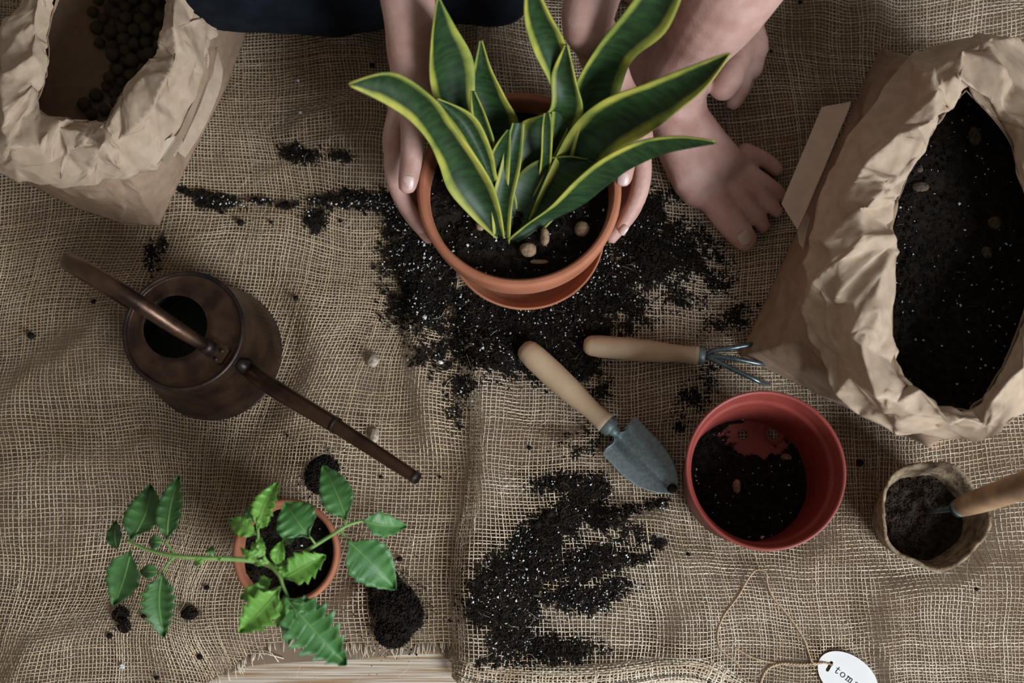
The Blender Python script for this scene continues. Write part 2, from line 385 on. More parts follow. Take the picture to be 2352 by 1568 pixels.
while i < nn-3:
    mb.add(*tube(np.array([[G[i, kk, 0], G[i, kk, 1], zt[i]-.0002], [G[i+1, kk, 0], G[i+1, kk, 1], zt[i+1]+.0005], [G[i+2, kk, 0], G[i+2, kk, 1], zt[i+2]-.0002]]), .00035, 5)); i += 2
mb.build('stitching', M['thread'], right_cloth)
# frayed yarn ends along the raw edge
mb = MB()
for k in range(110):
    px = rng.uniform(470, 1065); x0, y0 = P(px, 1500)[:2]; yr = float(np.interp(x0, RAW[:, 0], RAW[:, 1]))
    ln = rng.uniform(.003, .011); a = rng.uniform(-.5, .5)
    pts = [(x0, yr+.003, .003), (x0+a*.3*ln, yr - ln*.5, .0025), (x0+a*ln, yr-ln, .0015)]
    mb.add(*tube(pts, [.0006, .0005, .0003], 4))
for (a, b, c, d) in [(560,1498,652,1512),(600,1490,640,1520),(470,1575,500,1590)]:
    p, q = P(a, b, .004), P(c, d, .001); mb.add(*tube([p, (p+q)/2 + [.002, .002, 0], q], .0006, 4))
mb.build('frayed_ends', M['jute2'], left_cloth)
# loose curly fibres over the cloth
mb = MB()
for k in range(1900):
    px, py = rng.uniform(0, 2352), rng.uniform(0, 1568); p = on(px, py, .0022); a = rng.uniform(0, 6.28); b = a + rng.normal(0, .9); l = rng.uniform(.004, .012)
    q = p + [l*math.cos(a), l*math.sin(a), .001]; r_ = q + [l*math.cos(b), l*math.sin(b), -.001]
    mb.add(*tube([p, q, r_], .00016, 3, caps=False, n=6))
lint = mb.build('loose_fibres', M['jute2'], left_cloth); lint['kind'] = 'stuff'

# brown paper under the burlap
g = []
nx_, ny_ = 60, 50
xs = np.linspace(-.80, .80, nx_); ys = np.linspace(-.20, .84, ny_)
V = []
for j, yy in enumerate(ys):
    for i, xx in enumerate(xs): V.append([xx, yy, 0.0])
V = np.array(V)
lowx = np.array([P(*q)[:2] for q in [(-500,1800),(300,1780),(420,1590),(560,1530),(640,1522),(800,1515),(960,1500),(1060,1492),(1100,1700),(2600,1700)]])
low = np.interp(V[:, 0], lowx[:, 0], lowx[:, 1]); V[:, 1] = np.maximum(V[:, 1], low)
V[:, 2] = -.0012 + .0006*fbm(V[:, 0]*14, V[:, 1]*14, 4, 2)
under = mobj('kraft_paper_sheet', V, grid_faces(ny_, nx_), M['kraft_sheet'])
tag(under, 'flat brown paper sheet showing under the burlap and along its frayed lower edge', 'paper')

# ------------------------------------------------------------------ soil
OCT_V = np.array([[1,0,0],[-1,0,0],[0,1,0],[0,-1,0],[0,0,1],[0,0,-1]], float)
OCT_F = np.array([[0,2,4],[2,1,4],[1,3,4],[3,0,4],[2,0,5],[1,2,5],[3,1,5],[0,3,5]])
TET_V = np.array([[1,1,1],[-1,-1,1],[-1,1,-1],[1,-1,-1]], float)*.78
TET_F = np.array([[0,2,1],[0,1,3],[0,3,2],[1,2,3]])
def crumbs(C, R, r, cut=.00105):
    small = R < cut
    if small.any() and (~small).any():
        a, b = _crumbs(C[small], R[small]*1.1, r, TET_V, TET_F); c, d = _crumbs(C[~small], R[~small], r, OCT_V, OCT_F)
        return np.concatenate([a, c]), np.concatenate([b, d+len(a)])
    return _crumbs(C, R, r, TET_V, TET_F) if small.any() else _crumbs(C, R, r, OCT_V, OCT_F)
def _crumbs(C, R, r, BV, BF):
    nv = len(BV)
    n = len(C); sc3 = r.uniform(.55, 1.25, (n, 1, 3))
    V = BV[None]*sc3*(1 + .3*r.standard_normal((n, nv, 1)))
    ax = r.standard_normal((n, 3)); ax /= np.linalg.norm(ax, axis=1)[:, None]; an = r.uniform(0, 6.28, n)
    K = np.zeros((n, 3, 3)); K[:, 0, 1] = -ax[:, 2]; K[:, 0, 2] = ax[:, 1]; K[:, 1, 0] = ax[:, 2]; K[:, 1, 2] = -ax[:, 0]; K[:, 2, 0] = -ax[:, 1]; K[:, 2, 1] = ax[:, 0]
    Rm = np.eye(3) + np.sin(an)[:, None, None]*K + (1-np.cos(an))[:, None, None]*(K@K)
    V = np.einsum('nij,nkj->nki', Rm, V)*R[:, None, None] + C[:, None, :]
    Fs = (np.arange(n)[:, None, None]*nv + BF[None]).reshape(-1, 3)
    return V.reshape(-1, 3), Fs
def merge(parts):
    V = []; Fs = []; mi = []; b = 0
    for v, f, m in parts: V.append(v); Fs.append(f+b); mi.append(np.full(len(f), m)); b += len(v)
    return np.concatenate(V), np.concatenate(Fs), np.concatenate(mi)
def fibres(C, r, lmin=.003, lmax=.009, rad=.00015):
    V = []; Fs = []; b = 0
    for c in C:
        a = r.uniform(0, 6.28); l = r.uniform(lmin, lmax); d = np.array([math.cos(a), math.sin(a), r.normal(0, .15)])*l/2
        v, f = tube([c-d, c+d*.1+[0, 0, .0006], c+d], rad, 3, caps=False)
        for q in f: Fs.append([q[0]+b, q[1]+b, q[2]+b]); Fs.append([q[0]+b, q[2]+b, q[3]+b])
        V += v; b += len(v)
    return np.array(V).reshape(-1, 3), np.array(Fs).reshape(-1, 3)
def spill(name, label, blobs, per=.55, perl=.02, seed=0, piled=.004, soilmat='soil', cat_='soil', smin=.0004, smax=.0019):
    r = np.random.default_rng(seed); C = []; W = []
    for (px, py, a, b, ang, wt) in blobs:
        n = int(a*b*math.pi*per*wt*.98); q = r.standard_normal((n, 2))*.55
        q = q[(q**2).sum(1) < 2.2]
        ca, sa = math.cos(math.radians(ang)), math.sin(math.radians(ang))
        x = px + q[:, 0]*a*ca - q[:, 1]*b*sa; y = py + q[:, 0]*a*sa + q[:, 1]*b*ca
        dens = np.exp(-(q**2).sum(1)*1.1)*wt
        k = vnoise(x/22, y/22, seed+3)*.5 + vnoise(x/9, y/9, seed+5)*.45 + dens*1.0 + .20*r.standard_normal(len(x)) > .31
        C.append(np.stack([x[k], y[k]], 1)); W.append(dens[k])
    C = np.concatenate(C); W = np.concatenate(W)
    d = np.zeros_like(C[:, 0])
    wx = np.zeros((len(C), 3)); M0 = CM
    dv = (CM @ np.stack([C[:, 0]-1176, 784-C[:, 1], np.full(len(C), -F)])).T
    wx = CC + dv*((0-H)/dv[:, 2])[:, None]
    far = np.hypot(wx[:, 0]-P(1207,543)[0], wx[:, 1]-P(1207,543)[1]) > .0815; wx, dv, W, C = wx[far], dv[far], W[far], C[far]
    z = cloth_z(wx[:, 0], wx[:, 1]); wx = CC + dv*((z-H)/dv[:, 2])[:, None]
    R = smin*1.35 + (smax-smin)*r.random(len(C))**2.5
    big = r.random(len(C)) < .006; R[big] *= 1.9
    wx[:, 2] = z + .0018 + r.random(len(C))*piled*W - R*.2
    pm = r.random(len(C)) < .42*perl*(.3 + 1.4*(vnoise(C[:, 0]/60, C[:, 1]/60, seed+9) > 0))
    pm[r.random(len(C)) < .0] = False
    V1, F1 = crumbs(wx[~pm], R[~pm], r); Rp = R[pm]*.62+.00025; wp = wx[pm].copy(); wp[:, 2] += .0012
    V2, F2 = crumbs(wp, Rp, r)
    fi = wx[r.random(len(wx)) < .005].copy(); fi[:, 2] += .0015
    V3, F3 = fibres(fi, r)
    V, Fs, mi = merge([(V1, F1, 0), (V2, F2, 1), (V3, F3, 2)])
    o = mobj(name, V, Fs, [M[soilmat], M['perlite'], M['straw']], None, False, mi)
    return tag(o, label, cat_, kind='stuff')
spill('spilled_soil', 'large dark spill of potting soil with white perlite around the foot of the terracotta pot',
 [(965,600,75,110,0,1),(985,700,85,60,0,.8),(1180,780,130,85,0,1.1),(1290,740,120,90,0,1.1),(1310,830,80,40,30,1),(1130,820,60,40,0,.9),(1400,660,95,85,0,.9),(1500,580,110,75,0,.8),
  (1590,590,75,60,0,.6),(1480,500,75,60,0,.85),(925,520,45,70,0,.65),(1560,445,25,22,0,.6),(1680,735,70,30,-20,.42),(1640,650,70,45,0,.35),(1250,860,80,22,20,.5),(1060,880,45,50,0,.35),(1000,820,70,40,0,.35),
  (1440,740,60,25,0,.4),(1340,740,90,50,0,1),(1090,720,70,60,0,1),(1560,690,60,30,0,.3),(905,470,30,30,0,.6)], .62, .035, 11, .007)
spill('scattered_soil', 'thin scatter of soil between the trowel blade, cultivator and red pot',
 [(1600,905,60,30,-40,.45),(1350,1000,60,25,0,.35),(1560,975,25,22,0,.6),(1340,1035,70,18,0,.35),(1640,840,40,20,0,.35),(1385,900,25,25,0,.5),(1050,920,30,60,0,.25),(1030,850,50,20,0,.2)], .5, .01, 12)
spill('spilled_soil', 'dark broad soil spill between the trowel tip and the rolled hem',
 [(1300,1112,70,24,-4,1),(1370,1125,32,35,0,.95),(1330,1165,55,40,0,1),(1270,1205,55,35,0,1),(1385,1195,70,30,10,.75),(1235,1250,85,45,-15,1),(1430,1235,70,28,0,.45),(1190,1320,110,50,-10,1.05),(1340,1300,120,40,-12,.95),
  (1430,1178,40,20,-10,.9),(1505,1158,34,14,-8,.7),(1512,1243,20,16,40,.8),(1455,1285,36,18,0,.7),(1160,1395,90,55,0,.85),(1290,1370,110,40,0,.8),(1170,1470,70,45,0,.7),(1280,1495,95,35,0,.75),(1100,1400,50,60,0,.42),
  (1370,1370,60,35,-10,.6),(1240,1530,120,18,3,.42),(1150,1520,60,18,0,.5),(1420,1340,40,20,0,.5)], .62, .03, 13, .005)
spill('soil_trail', 'thin trail of soil and perlite from the left paper bag to the terracotta pot',
 [(455,448,45,14,12,.8),(500,466,50,17,5,.85),(590,462,60,6,3,.75),(660,474,40,9,5,.7),(745,462,55,13,-5,.9),(820,464,75,22,3,1),(722,505,26,30,0,.95),(870,460,40,24,0,.9)], .7, .05, 14)
spill('scattered_soil', 'small dark soil scatter above the trail beside the left bag', [(688,355,50,22,5,.8),(785,362,35,14,10,.55),(350,590,14,40,-8,.5),(375,560,14,20,0,.4),(1790,500,10,30,0,.0)], .6, .04, 15)
def clod(label, blobs, seed):
    """heaped clod: a lumpy mound covered in crumbs"""
    r = np.random.default_rng(seed); c0 = on(blobs[0][0], blobs[0][1]); parts = []
    for (px, py, a, b) in blobs:
        c = on(px, py); R = a/22.2/100; Rb = b/22.2/100; n = 14
        V, f = ball((0, 0, 0), 1, 14); V = np.array(V)
        V = V*(1 + .26*fbm(V[:, 0]*3.6+px, V[:, 1]*2.5+V[:, 2]*3, seed, 2))[:, None]*[R, Rb, min(R, Rb)*.5] + c + [0, 0, min(R, Rb)*.22]
        fs = []
        for q in f: fs += [[q[0], q[1], q[2]], [q[0], q[2], q[3]]]
        parts.append((V, np.array(fs), 0))
        m = int(a*b*.75); ph = r.uniform(0, 6.28, m); ct = r.uniform(.0, 1, m); st = np.sqrt(1-ct**2)
        C = c + np.stack([R*st*np.cos(ph), Rb*st*np.sin(ph), min(R, Rb)*(.5*ct+.22)], 1)*r.uniform(.96, 1.12, (m, 1))
        parts.append((*crumbs(C, r.uniform(.0006, .0018, m), r), 0))
        m = int(a*b*.22); q = r.standard_normal((m, 2)); C = c + np.stack([R*.85*q[:, 0], Rb*.85*q[:, 1], np.full(m, .0015)], 1)
        parts.append((*crumbs(C, r.uniform(.0004, .0011, m), r), 0)); 
        parts.append((*fibres(c + np.stack([R*.8*q[:14, 0], Rb*.8*q[:14, 1], np.full(len(q[:14]), .004)], 1), r), 1))
    V, Fs, mi = merge(parts)
    o = mobj('soil_clump', V - c0, Fs, [M['soil'], M['straw']], None, False, mi); o.location = Vector(c0); return tag(o, label, 'soil')
clod('long crumbly soil clump on the burlap right of the tomato seedling', [(883,1345,36,34),(905,1385,48,42),(935,1410,34,40),(905,1448,38,34)], 31)
clod('round soil clump with root hairs partly under a seedling leaf tip', [(735,1095,30,36),(748,1075,28,26)], 32)
clod('small two-lobed soil clump at the lower left below the leftmost leaves', [(279,1410,17,15),(287,1436,13,14)], 33)
clod('small soil clump left of the two lowest seedling leaves', [(437,1407,16,14)], 34)
def crumb_obj(px, py, rp, k):
    r = np.random.default_rng(int(px*7+py)); V, f = ball((0, 0, 0), rp/2230, 10, (1, .9, .75)); V = np.array(V)
    V = V*(1+.22*fbm(V[:, 0]*700+px, V[:, 1]*700+V[:, 2]*500, k, 2))[:, None]
    c = on(px, py, rp/2230*.7+.001); o = mobj('soil_crumb', V, f, M['soil']); o.location = Vector(c)
    return tag(o, 'loose dark soil crumb lying on the burlap', 'soil', 'loose soil crumbs on the burlap')
CR = [(72,770,9,'at the left frame edge, left of the watering can'),(215,692,6,'just below the watering can handle tip'),(553,511,9,'larger of two below the thin soil trail'),(622,510,5,'smaller of two below the thin soil trail'),(680,685,7,'right of the top of the watering can'),
 (918,1283,7,'above the long soil clump'),(475,1349,6,'left of the small terracotta pot'),(459,1508,7,'below the lowest left seedling leaf'),(360,1556,6,'nearest the bottom frame edge, lower left'),(1216,1028,6,'left of the trowel ferrule'),
 (1581,1273,5,'below left of the red plastic pot'),(1838,5,6,'at the top frame edge right of the shin'),(1771,118,4,'right of the rear foot toes'),(2243,1353,5,'below the peat pot'),(1975,1063,9,'between the red pot and the large bag'),
 (1010,1095,4,'tiny, right of the spout tip'),(875,1095,5,'tiny, left of the spout tip'),(660,1000,4,'tiny, right below the watering can base'),(855,150,8,'left of the image-left wrist'),(782,508,5,'below the right end of the soil trail'),
 (1255,900,4,'tiny, left of the trowel handle'),(1262,1180,11,'largest, at the upper left of the lower spill'),(1235,1203,10,'at the left edge of the lower spill'),(252,1460,7,'below the small two-lobed clump'),(330,1415,6,'right of the small two-lobed clump')]
for k, (px, py, r_, lb) in enumerate(CR):
    crumb_obj(px, py, r_, k)['label'] = 'loose dark soil crumb ' + lb
def nug(name, px, py, rp, z, sq, mname, label, cat_, group=None, parent=None):
    V, f = ball((0, 0, 0), rp/2330, 14, sq); V = np.array(V)
    V = V*(1 + .12*fbm(V[:, 0]*160+px, V[:, 1]*160+V[:, 2]*210, int(px), 3))[:, None]
    c = P(px, py, z + rp/2330*sq[2]*.75) if z is not None else on(px, py, rp/2230*sq[2]*.8)
    o = mobj(name, V, f, M[mname]); o.location = Vector(c); return tag(o, label, cat_, group)
nug('pebble', 856, 827, 17, None, (.85, 1, .8), 'pebble', 'round grey-tan pebble on the burlap right of the watering can', 'pebble')
nug('pebble', 859, 1001, 16, None, (.8, 1.2, .7), 'pebble', 'pale cream pebble on the burlap beside the watering can spout', 'pebble')
for px, py, r_, lb in [(973,730,10,'largest, left of the pot in the big spill'),(1012,832,7,'at the lower left edge of the big spill'),(1122,777,7,'below the saucer in the big spill'),(1210,792,9,'at the butt of the trowel handle'),(930,600,8,'upper left of the big spill'),
 (1085,920,5,'left of the trowel on the cloth fold'),(690,258,5,'lower of two near the top left burlap'),(685,185,5,'upper of two near the top left burlap'),(280,1530,8,'near the bottom left frame corner'),(912,575,6,'left of the saucer at the big spill edge'),(1010,640,6,'touching the left side of the saucer')]:
    V, f = ball((0, 0, 0), r_/2600, 8, (1, .8, .8)); V = np.array(V); V = V*(1+.3*rng.standard_normal((len(V), 1))*.5)
    o = mobj('perlite_grain', V, f, M['perlite'], smooth=False); o.location = Vector(on(px, py, .0035)); tag(o, 'white perlite grain ' + lb, 'perlite', 'loose perlite grains')

def soil_fill(name, label, c, rad, z, seed, dens=9, perl=.012, lump=.004, matn='soil', shape=None, slope=(0, 0), hole=None):
    """disc of soil with a lumpy top and crumbs"""
    r = np.random.default_rng(seed); n = 40; m = 48; V = [[c[0], c[1], z]]; fs = []
    def hz(x, y): return z + lump*fbm((x-c[0])*55+seed, (y-c[1])*55, seed, 3) + slope[0]*(x-c[0]) + slope[1]*(y-c[1])
    for i in range(1, n+1):
        for k in range(m):
            a = 2*math.pi*k/m; R = rad*i/n*(shape(a) if shape else 1); x, y = c[0]+R*math.cos(a), c[1]+R*math.sin(a); V.append([x, y, float(hz(x, y))])
    for k in range(m): fs.append([0, 1+k, 1+(k+1) % m])
    for i in range(n-1):
        for k in range(m):
            a = 1+i*m+k; b = 1+i*m+(k+1) % m; fs += [[a, a+m, b+m], [a, b+m, b]]
    V = np.array(V); fs = np.array(fs)
    if hole is not None:
        q = V[fs].mean(1); keep = ~hole(q[:, 0], q[:, 1]); fs = fs[keep]
    N = int(rad*rad*1e4*math.pi*dens); a = r.uniform(0, 6.28, N); R = rad*.985*np.sqrt(r.random(N))
    if shape: R = R*np.array([shape(t) for t in a])
    x = c[0]+R*np.cos(a); y = c[1]+R*np.sin(a)
    if hole is not None: k = ~hole(x, y); x, y = x[k], y[k]
    C = np.stack([x, y, hz(x, y)+.0004], 1); S = .0005 + .0016*r.random(len(C))**3; pm = r.random(len(C)) < perl
    V1, F1 = crumbs(C[~pm], S[~pm], r); V2, F2 = crumbs(C[pm]+[0, 0, .0006], S[pm]*.62+.0003, r)
    fi = C[r.random(len(C)) < .008] + [0, 0, .001]; V3, F3 = fibres(fi, r)
    Va, Fa, mi = merge([(V, fs, 0), (V1, F1, 0), (V2, F2, 1), (V3, F3, 2)])
    o = mobj(name, Va, Fa, [M[matn], M['perlite'], M['straw']], None, False, mi)
    return tag(o, label, 'soil', kind='stuff')

# ------------------------------------------------------------------ big terracotta pot
pc = P(1192, 431, .155); PR = .0965
pot = thing('terracotta_pot', 'large round terracotta pot with a snake plant, held in two hands on its saucer', 'pot', (pc[0], pc[1], .014))
prof = [(.0,.016),(.060,.016),(.064,.018),(.0815,.108),(.0825,.113),(.0835,.114),(.0925,.115),(.0935,.118),(.0963,.148),(.0960,.1525),(.0935,.155),(.0895,.155),(.0875,.152),(.0850,.128),(.0800,.11),(.058,.026),(0,.026)]
prof = [(r_, z-.014) for r_, z in prof]
body = prof
V, f = lathe(prof, (pc[0], pc[1], .014), 96); b_ = mobj('pot_body', V, f, M['terra'], pot); addmod(b_, 'BEVEL', width=.0008, segments=2, limit_method='ANGLE')
sc_ = P(1207, 543, .01)
sau = thing('terracotta_saucer', 'round terracotta saucer under the snake plant pot', 'saucer', (sc_[0], sc_[1], 0.001))
V, f = lathe([(0, .002), (.066, .002), (.070, .004), (.0800, .022), (.0812, .0235), (.0828, .0225), (.0826, .020), (.0765, .0015), (.070, 0), (0, 0)][::-1], (sc_[0], sc_[1], .003), 96)
mobj('saucer_dish', V, f, M['terra'], sau)
V, f = lathe([(.0560, .0024), (.0575, .0042), (.060, .0042), (.0615, .0024)], (sc_[0], sc_[1], .003), 64); mobj('saucer_ring', V, f, M['terra'], sau)
soil_fill('pot_soil', 'black perlite-flecked potting soil in the snake plant pot', (pc[0], pc[1]), .0855, .130, 41, 22, .035, .0035)
for px, py, r_, sq, mn, lb in [(1337,525,17,(1,1,.8),'nugget','round tan bark nugget right of the snake plant'),(1251,545,16,(.65,1.25,.8),'nugget','upright oblong bark nugget right of the leaf bases'),(1213,574,17,(1.05,.9,.8),'nugget','round bark nugget just below the leaf bases'),(1104,517,13,(.8,1,.6),'nugget','dark bark nugget left of the leaf bases'),(1238,601,12,(1.6,.45,.4),'nugget','thin curved bark sliver nearest the front rim')]:
    nug('bark_nugget', px, py, r_*1.05, .132, sq, mn, lb + ' on the pot soil', 'bark')

# ------------------------------------------------------------------ snake plant
snake = thing('snake_plant', 'snake plant with dark green banded leaves edged in yellow in the terracotta pot', 'plant', P(1165, 545, .13))
def ribbon(Lp, Rp, sag=.006, ur=(0, 1), n=46, m=13, thick=.0012, curl=0):
    L3 = cat([P3(a) for a in Lp], n); R3 = cat([P3(a) for a in Rp], n)
    mid = (L3+R3)/2; T = np.gradient(mid, axis=0); W = R3-L3; wl = np.linalg.norm(W, axis=1)[:, None]
    Nn = np.cross(T, W); Nn /= np.linalg.norm(Nn, axis=1)[:, None]+1e-9
    Nn = np.where(Nn[:, 2:3] < 0, -Nn, Nn)
    V = []; uv = []
    wm = wl.max()
    for i in range(n):
        for j in range(m):
            t = j/(m-1); V.append(L3[i]*(1-t)+R3[i]*t - Nn[i]*sag*(wl[i]/wm)*(1-(2*t-1)**2)); uv.append((ur[0]+(ur[1]-ur[0])*t, i/(n-1)))
    o = mobj('leaf', np.array(V), np.array(grid_faces(n, m)), M['sans'], snake, True, None, uv)
    addmod(o, 'SOLIDIFY', thickness=thick, offset=-1); return o
LV = [
 # left long twisting leaf
 ([(1140,548,.132),(1085,500,.145),(1032,440,.17),(1010,380,.20),(985,325,.23),(940,275,.265),(880,235,.295),(800,197,.32)],
  [(1158,548,.132),(1148,480,.15),(1128,420,.175),(1085,350,.205),(1040,290,.235),(1000,232,.275),(905,170,.315),(803,193,.325)], .010),
 # leaf tucked behind it
 ([(1140,470,.135),(1120,420,.16),(1085,355,.19),(1045,295,.215),(1000,232,.235)],
  [(1152,450,.135),(1140,400,.16),(1128,345,.185),(1088,268,.215),(1003,228,.24)], .009),
 # top-left upright
 ([(1100,420,.135),(1060,350,.16),(1015,270,.19),(990,190,.225),(992,100,.265),(1005,0,.30)],
  [(1135,420,.135),(1110,330,.155),(1092,240,.185),(1087,140,.22),(1045,60,.26),(1010,-2,.30)], .009),
 # dark upright leaf with tip at 1105,100
 ([(1120,470,.133),(1100,390,.145),(1080,290,.165),(1072,210,.19),(1090,150,.215),(1103,95,.235)],
  [(1160,470,.133),(1175,370,.145),(1192,290,.16),(1160,225,.185),(1128,160,.21),(1107,93,.235)], .010),
 # small leaf
 ([(1118,420,.137),(1105,350,.165),(1085,275,.195),(1082,212,.225)],
  [(1140,420,.137),(1140,350,.165),(1118,275,.195),(1090,212,.225)], .004),
 # inner narrow centre leaf
 ([(1135,560,.130),(1130,470,.145),(1150,380,.16),(1178,283,.185)],
  [(1170,560,.130),(1176,470,.145),(1195,380,.16),(1205,283,.18)], .004),
 # top centre
 ([(1250,420,.14),(1262,320,.17),(1268,210,.21),(1228,120,.25),(1206,40,.29),(1212,-60,.33)],
  [(1300,420,.14),(1315,320,.17),(1318,210,.21),(1300,110,.25),(1262,35,.29),(1216,-60,.33)], .008),
 # centre channel leaf with yellow edges
 ([(1185,480,.135),(1178,400,.15),(1190,292,.175),(1262,255,.20),(1268,170,.225),(1298,105,.255)],
  [(1275,490,.135),(1300,420,.15),(1322,330,.175),(1338,255,.20),(1322,190,.225),(1303,103,.255)], .014),
 # narrow yellow-striped leaf in the middle
 ([(1236,420,.14),(1243,360,.17),(1245,300,.195),(1250,262,.215)],
  [(1262,420,.14),(1266,360,.17),(1268,300,.195),(1263,262,.215)], .002),
 # upper right big
 ([(1215,470,.134),(1260,380,.155),(1310,280,.18),(1322,200,.21),(1372,110,.245),(1435,30,.285),(1500,-60,.32)],
  [(1260,480,.134),(1330,400,.155),(1400,290,.18),(1428,195,.205),(1455,135,.24),(1530,70,.28),(1580,-50,.325)], .010),
 # right big
 ([(1210,520,.132),(1250,420,.155),(1310,300,.185),(1380,235,.22),(1480,195,.25),(1580,155,.28),(1672,122,.31)],
  [(1245,530,.132),(1330,440,.15),(1400,360,.18),(1490,305,.215),(1555,255,.25),(1620,200,.28),(1675,126,.31)], .012),
 # front right long: yellow upper margin, plain underside turned to the viewer
 ([(1165,552,.131),(1205,520,.142),(1262,478,.158),(1320,418,.180),(1385,365,.205),(1470,325,.230),(1560,314,.248),(1642,325,.26)],
  [(1190,557,.131),(1262,510,.136),(1334,474,.148),(1395,427,.172),(1445,390,.197),(1520,356,.222),(1590,340,.243),(1643,331,.258)], .003, (0, .80)),
 # inner face of the same leaf base
 ([(1160,545,.131),(1163,480,.138),(1182,415,.148),(1228,372,.160),(1295,360,.172),(1350,366,.180)],
  [(1182,545,.131),(1225,506,.138),(1272,466,.150),(1322,414,.170),(1365,378,.182),(1372,372,.183)], .010, (.14, .80)),
 # back leaf hugging the centre
 ([(1120,500,.133),(1112,420,.15),(1130,350,.17),(1165,300,.19)],
  [(1165,500,.133),(1168,420,.15),(1172,350,.17),(1172,298,.19)], .004),
]
for lv_ in LV: ribbon(*lv_)

# ------------------------------------------------------------------ watering can
ct = P(418, 758, .116); cb = P(497, 812, 0)
cx, cy = (ct[0]+cb[0])/2, (ct[1]+cb[1])/2
can = thing('watering_can', 'aged copper watering can with an arched tube handle and long straight spout', 'watering can', (cx, cy, .002))
seg = 96; prof = [(.0665, .002), (.0700, .003), (.0706, .006), (.0702, .010), (.0685, .022), (.0655, .040), (.0618, .062), (.0585, .085), (.0568, .100), (.0562, .112)]
V = []
for i, (r_, z) in enumerate(prof):
    for k in range(seg*3):
        a = 2*math.pi*k/(seg*3); rr = r_ + (.00055*math.cos(a*110)*sstep(.085, .03, z) if z > .006 else 0); V.append((cx+rr*math.cos(a), cy+rr*math.sin(a), z+.001))
mobj('can_body', V, grid_faces(len(prof), seg*3, True), M['copper'], can)
V, f = lathe([(0, .003), (.067, .003), (.069, .0015), (0, .0015)], (cx, cy, .001), 64); mobj('can_bottom', V, f, M['can_inside'], can)
V, f = lathe([(.0683, .006), (.0655, .03), (.058, .08), (.0555, .112)], (cx, cy, .001), 64); mobj('can_lining', V, f, M['can_inside'], can)
# top plate with offset hole
hc_ = P(403, 750, .112); hr = .0305
n = 96; V = []
for i, tt in enumerate([0, .02, .25, .5, .75, .93, 1.0]):
    for k in range(n):
        a = 2*math.pi*k/n; p0 = np.array([hc_[0]+hr*math.cos(a), hc_[1]+hr*math.sin(a)]); p1 = np.array([cx+.0545*math.cos(a), cy+.0545*math.sin(a)])
        q = p0*(1-tt)+p1*tt; V.append((q[0], q[1], .1125 + (.0012 if i == 1 else 0) - .0015*math.sin(math.pi*tt)))
for k in range(n): a = 2*math.pi*k/n; V.append((cx+.0545*math.cos(a), cy+.0545*math.sin(a), .116))
mobj('top_plate', V, grid_faces(8, n, True), M['copper'], can)
V, f = lathe([(.0565+.0022*math.cos(t), .1155+.0026*math.sin(t)) for t in np.linspace(0, 2*math.pi, 10, endpoint=False)], (cx, cy, 0), 96, True); mobj('top_rim', V, f, M['copper_dark'], can)
V, f = lathe([(.0700+.0012*math.cos(t), .004+.0016*math.sin(t)) for t in np.linspace(0, 2*math.pi, 8, endpoint=False)], (cx, cy, 0), 96, True); mobj('base_rim', V, f, M['copper_dark'], can)
hpts = [P3(q) for q in [(478,797,.122),(452,782,.140),(400,750,.163),(330,703,.185),(255,655,.198),(190,617,.192),(158,602,.165)]]
end = hpts[-1]; back = np.array([cx-.058, cy+.030, .055])
hpts += [end*.8+back*.2+[0, 0, -.02], end*.45+back*.55+[0, 0, -.022], back]
V, f = tube(hpts, [.0052, .0062, .0073, .0078, .0080, .0082, .0082, .0075, .006, .005], 16, n=60); mobj('handle', V, f, M['copper'], can)
V, f = tube([P3((484,801,.1205)), P3((466,790,.129))], [.0078, .0070], 16); mobj('handle_socket', V, f, M['copper_dark'], can)
# bracket plate with rivets
bcorn = [(472,798),(493,780),(520,795),(525,806),(508,832),(496,832),(470,812)]
V = [P(a, b, .1145) for a, b in bcorn] + [P(a, b, .1165) for a, b in bcorn]; nb = len(bcorn)
fs = [list(range(nb, 2*nb))[::-1]] + [[i, (i+1) % nb, nb+(i+1) % nb, nb+i] for i in range(nb)]
br = mobj('handle_bracket', V, fs, M['copper'], can, False); addmod(br, 'BEVEL', width=.0006, segments=2)
for px, py in [(509,805),(495,824)]:
    V, f = ball(P(px, py, .1168), .0022, 14, (1, 1, .6)); mobj('rivet', V, f, M['copper_dark'], br)
sp0 = P(556, 836, .078); sp1 = P(618, 884, .096); sp2 = P(770, 976, .125); sp3 = P(957, 1098, .160)
root = np.array([cx+.050*.75, cy-.050*.62, .062])
V, f = tube([root, sp0, sp1, sp2], [.0088, .0086, .0088, .0076], 18, caps=False, n=20); sp = mobj('spout', V, f, M['copper'], can)
V, f = tube([sp2, (sp2+sp3)/2, sp3], [.0070, .0063, .0056], 18, caps=False, n=14); mobj('spout_tube', V, f, M['copper'], sp)
V, f = tube([sp2-(sp3-sp2)*.02, sp2+(sp3-sp2)*.02], .0079, 18); mobj('spout_joint', V, f, M['copper_dark'], sp)
d_ = (sp3-sp2)/np.linalg.norm(sp3-sp2)
V, f = tube([sp3-d_*.0010, sp3+d_*.0003], .0048, 16); mobj('spout_bore', V, f, M['ink'], sp)
V, f = tube([sp3-d_*.003, sp3+d_*.0006, sp3+d_*.0006, sp3-d_*.003], [.0060, .0060, .0047, .0047], 18, caps=False); mobj('spout_tip_ring', V, f, M['copper_dark'], sp)
V, f = tube([P(543, 829, .100), P(556, 838, .094), P(562, 842, .090)], [.0050, .0060, .0072], 14); mobj('spout_collar', V, f, M['copper_dark'], sp)

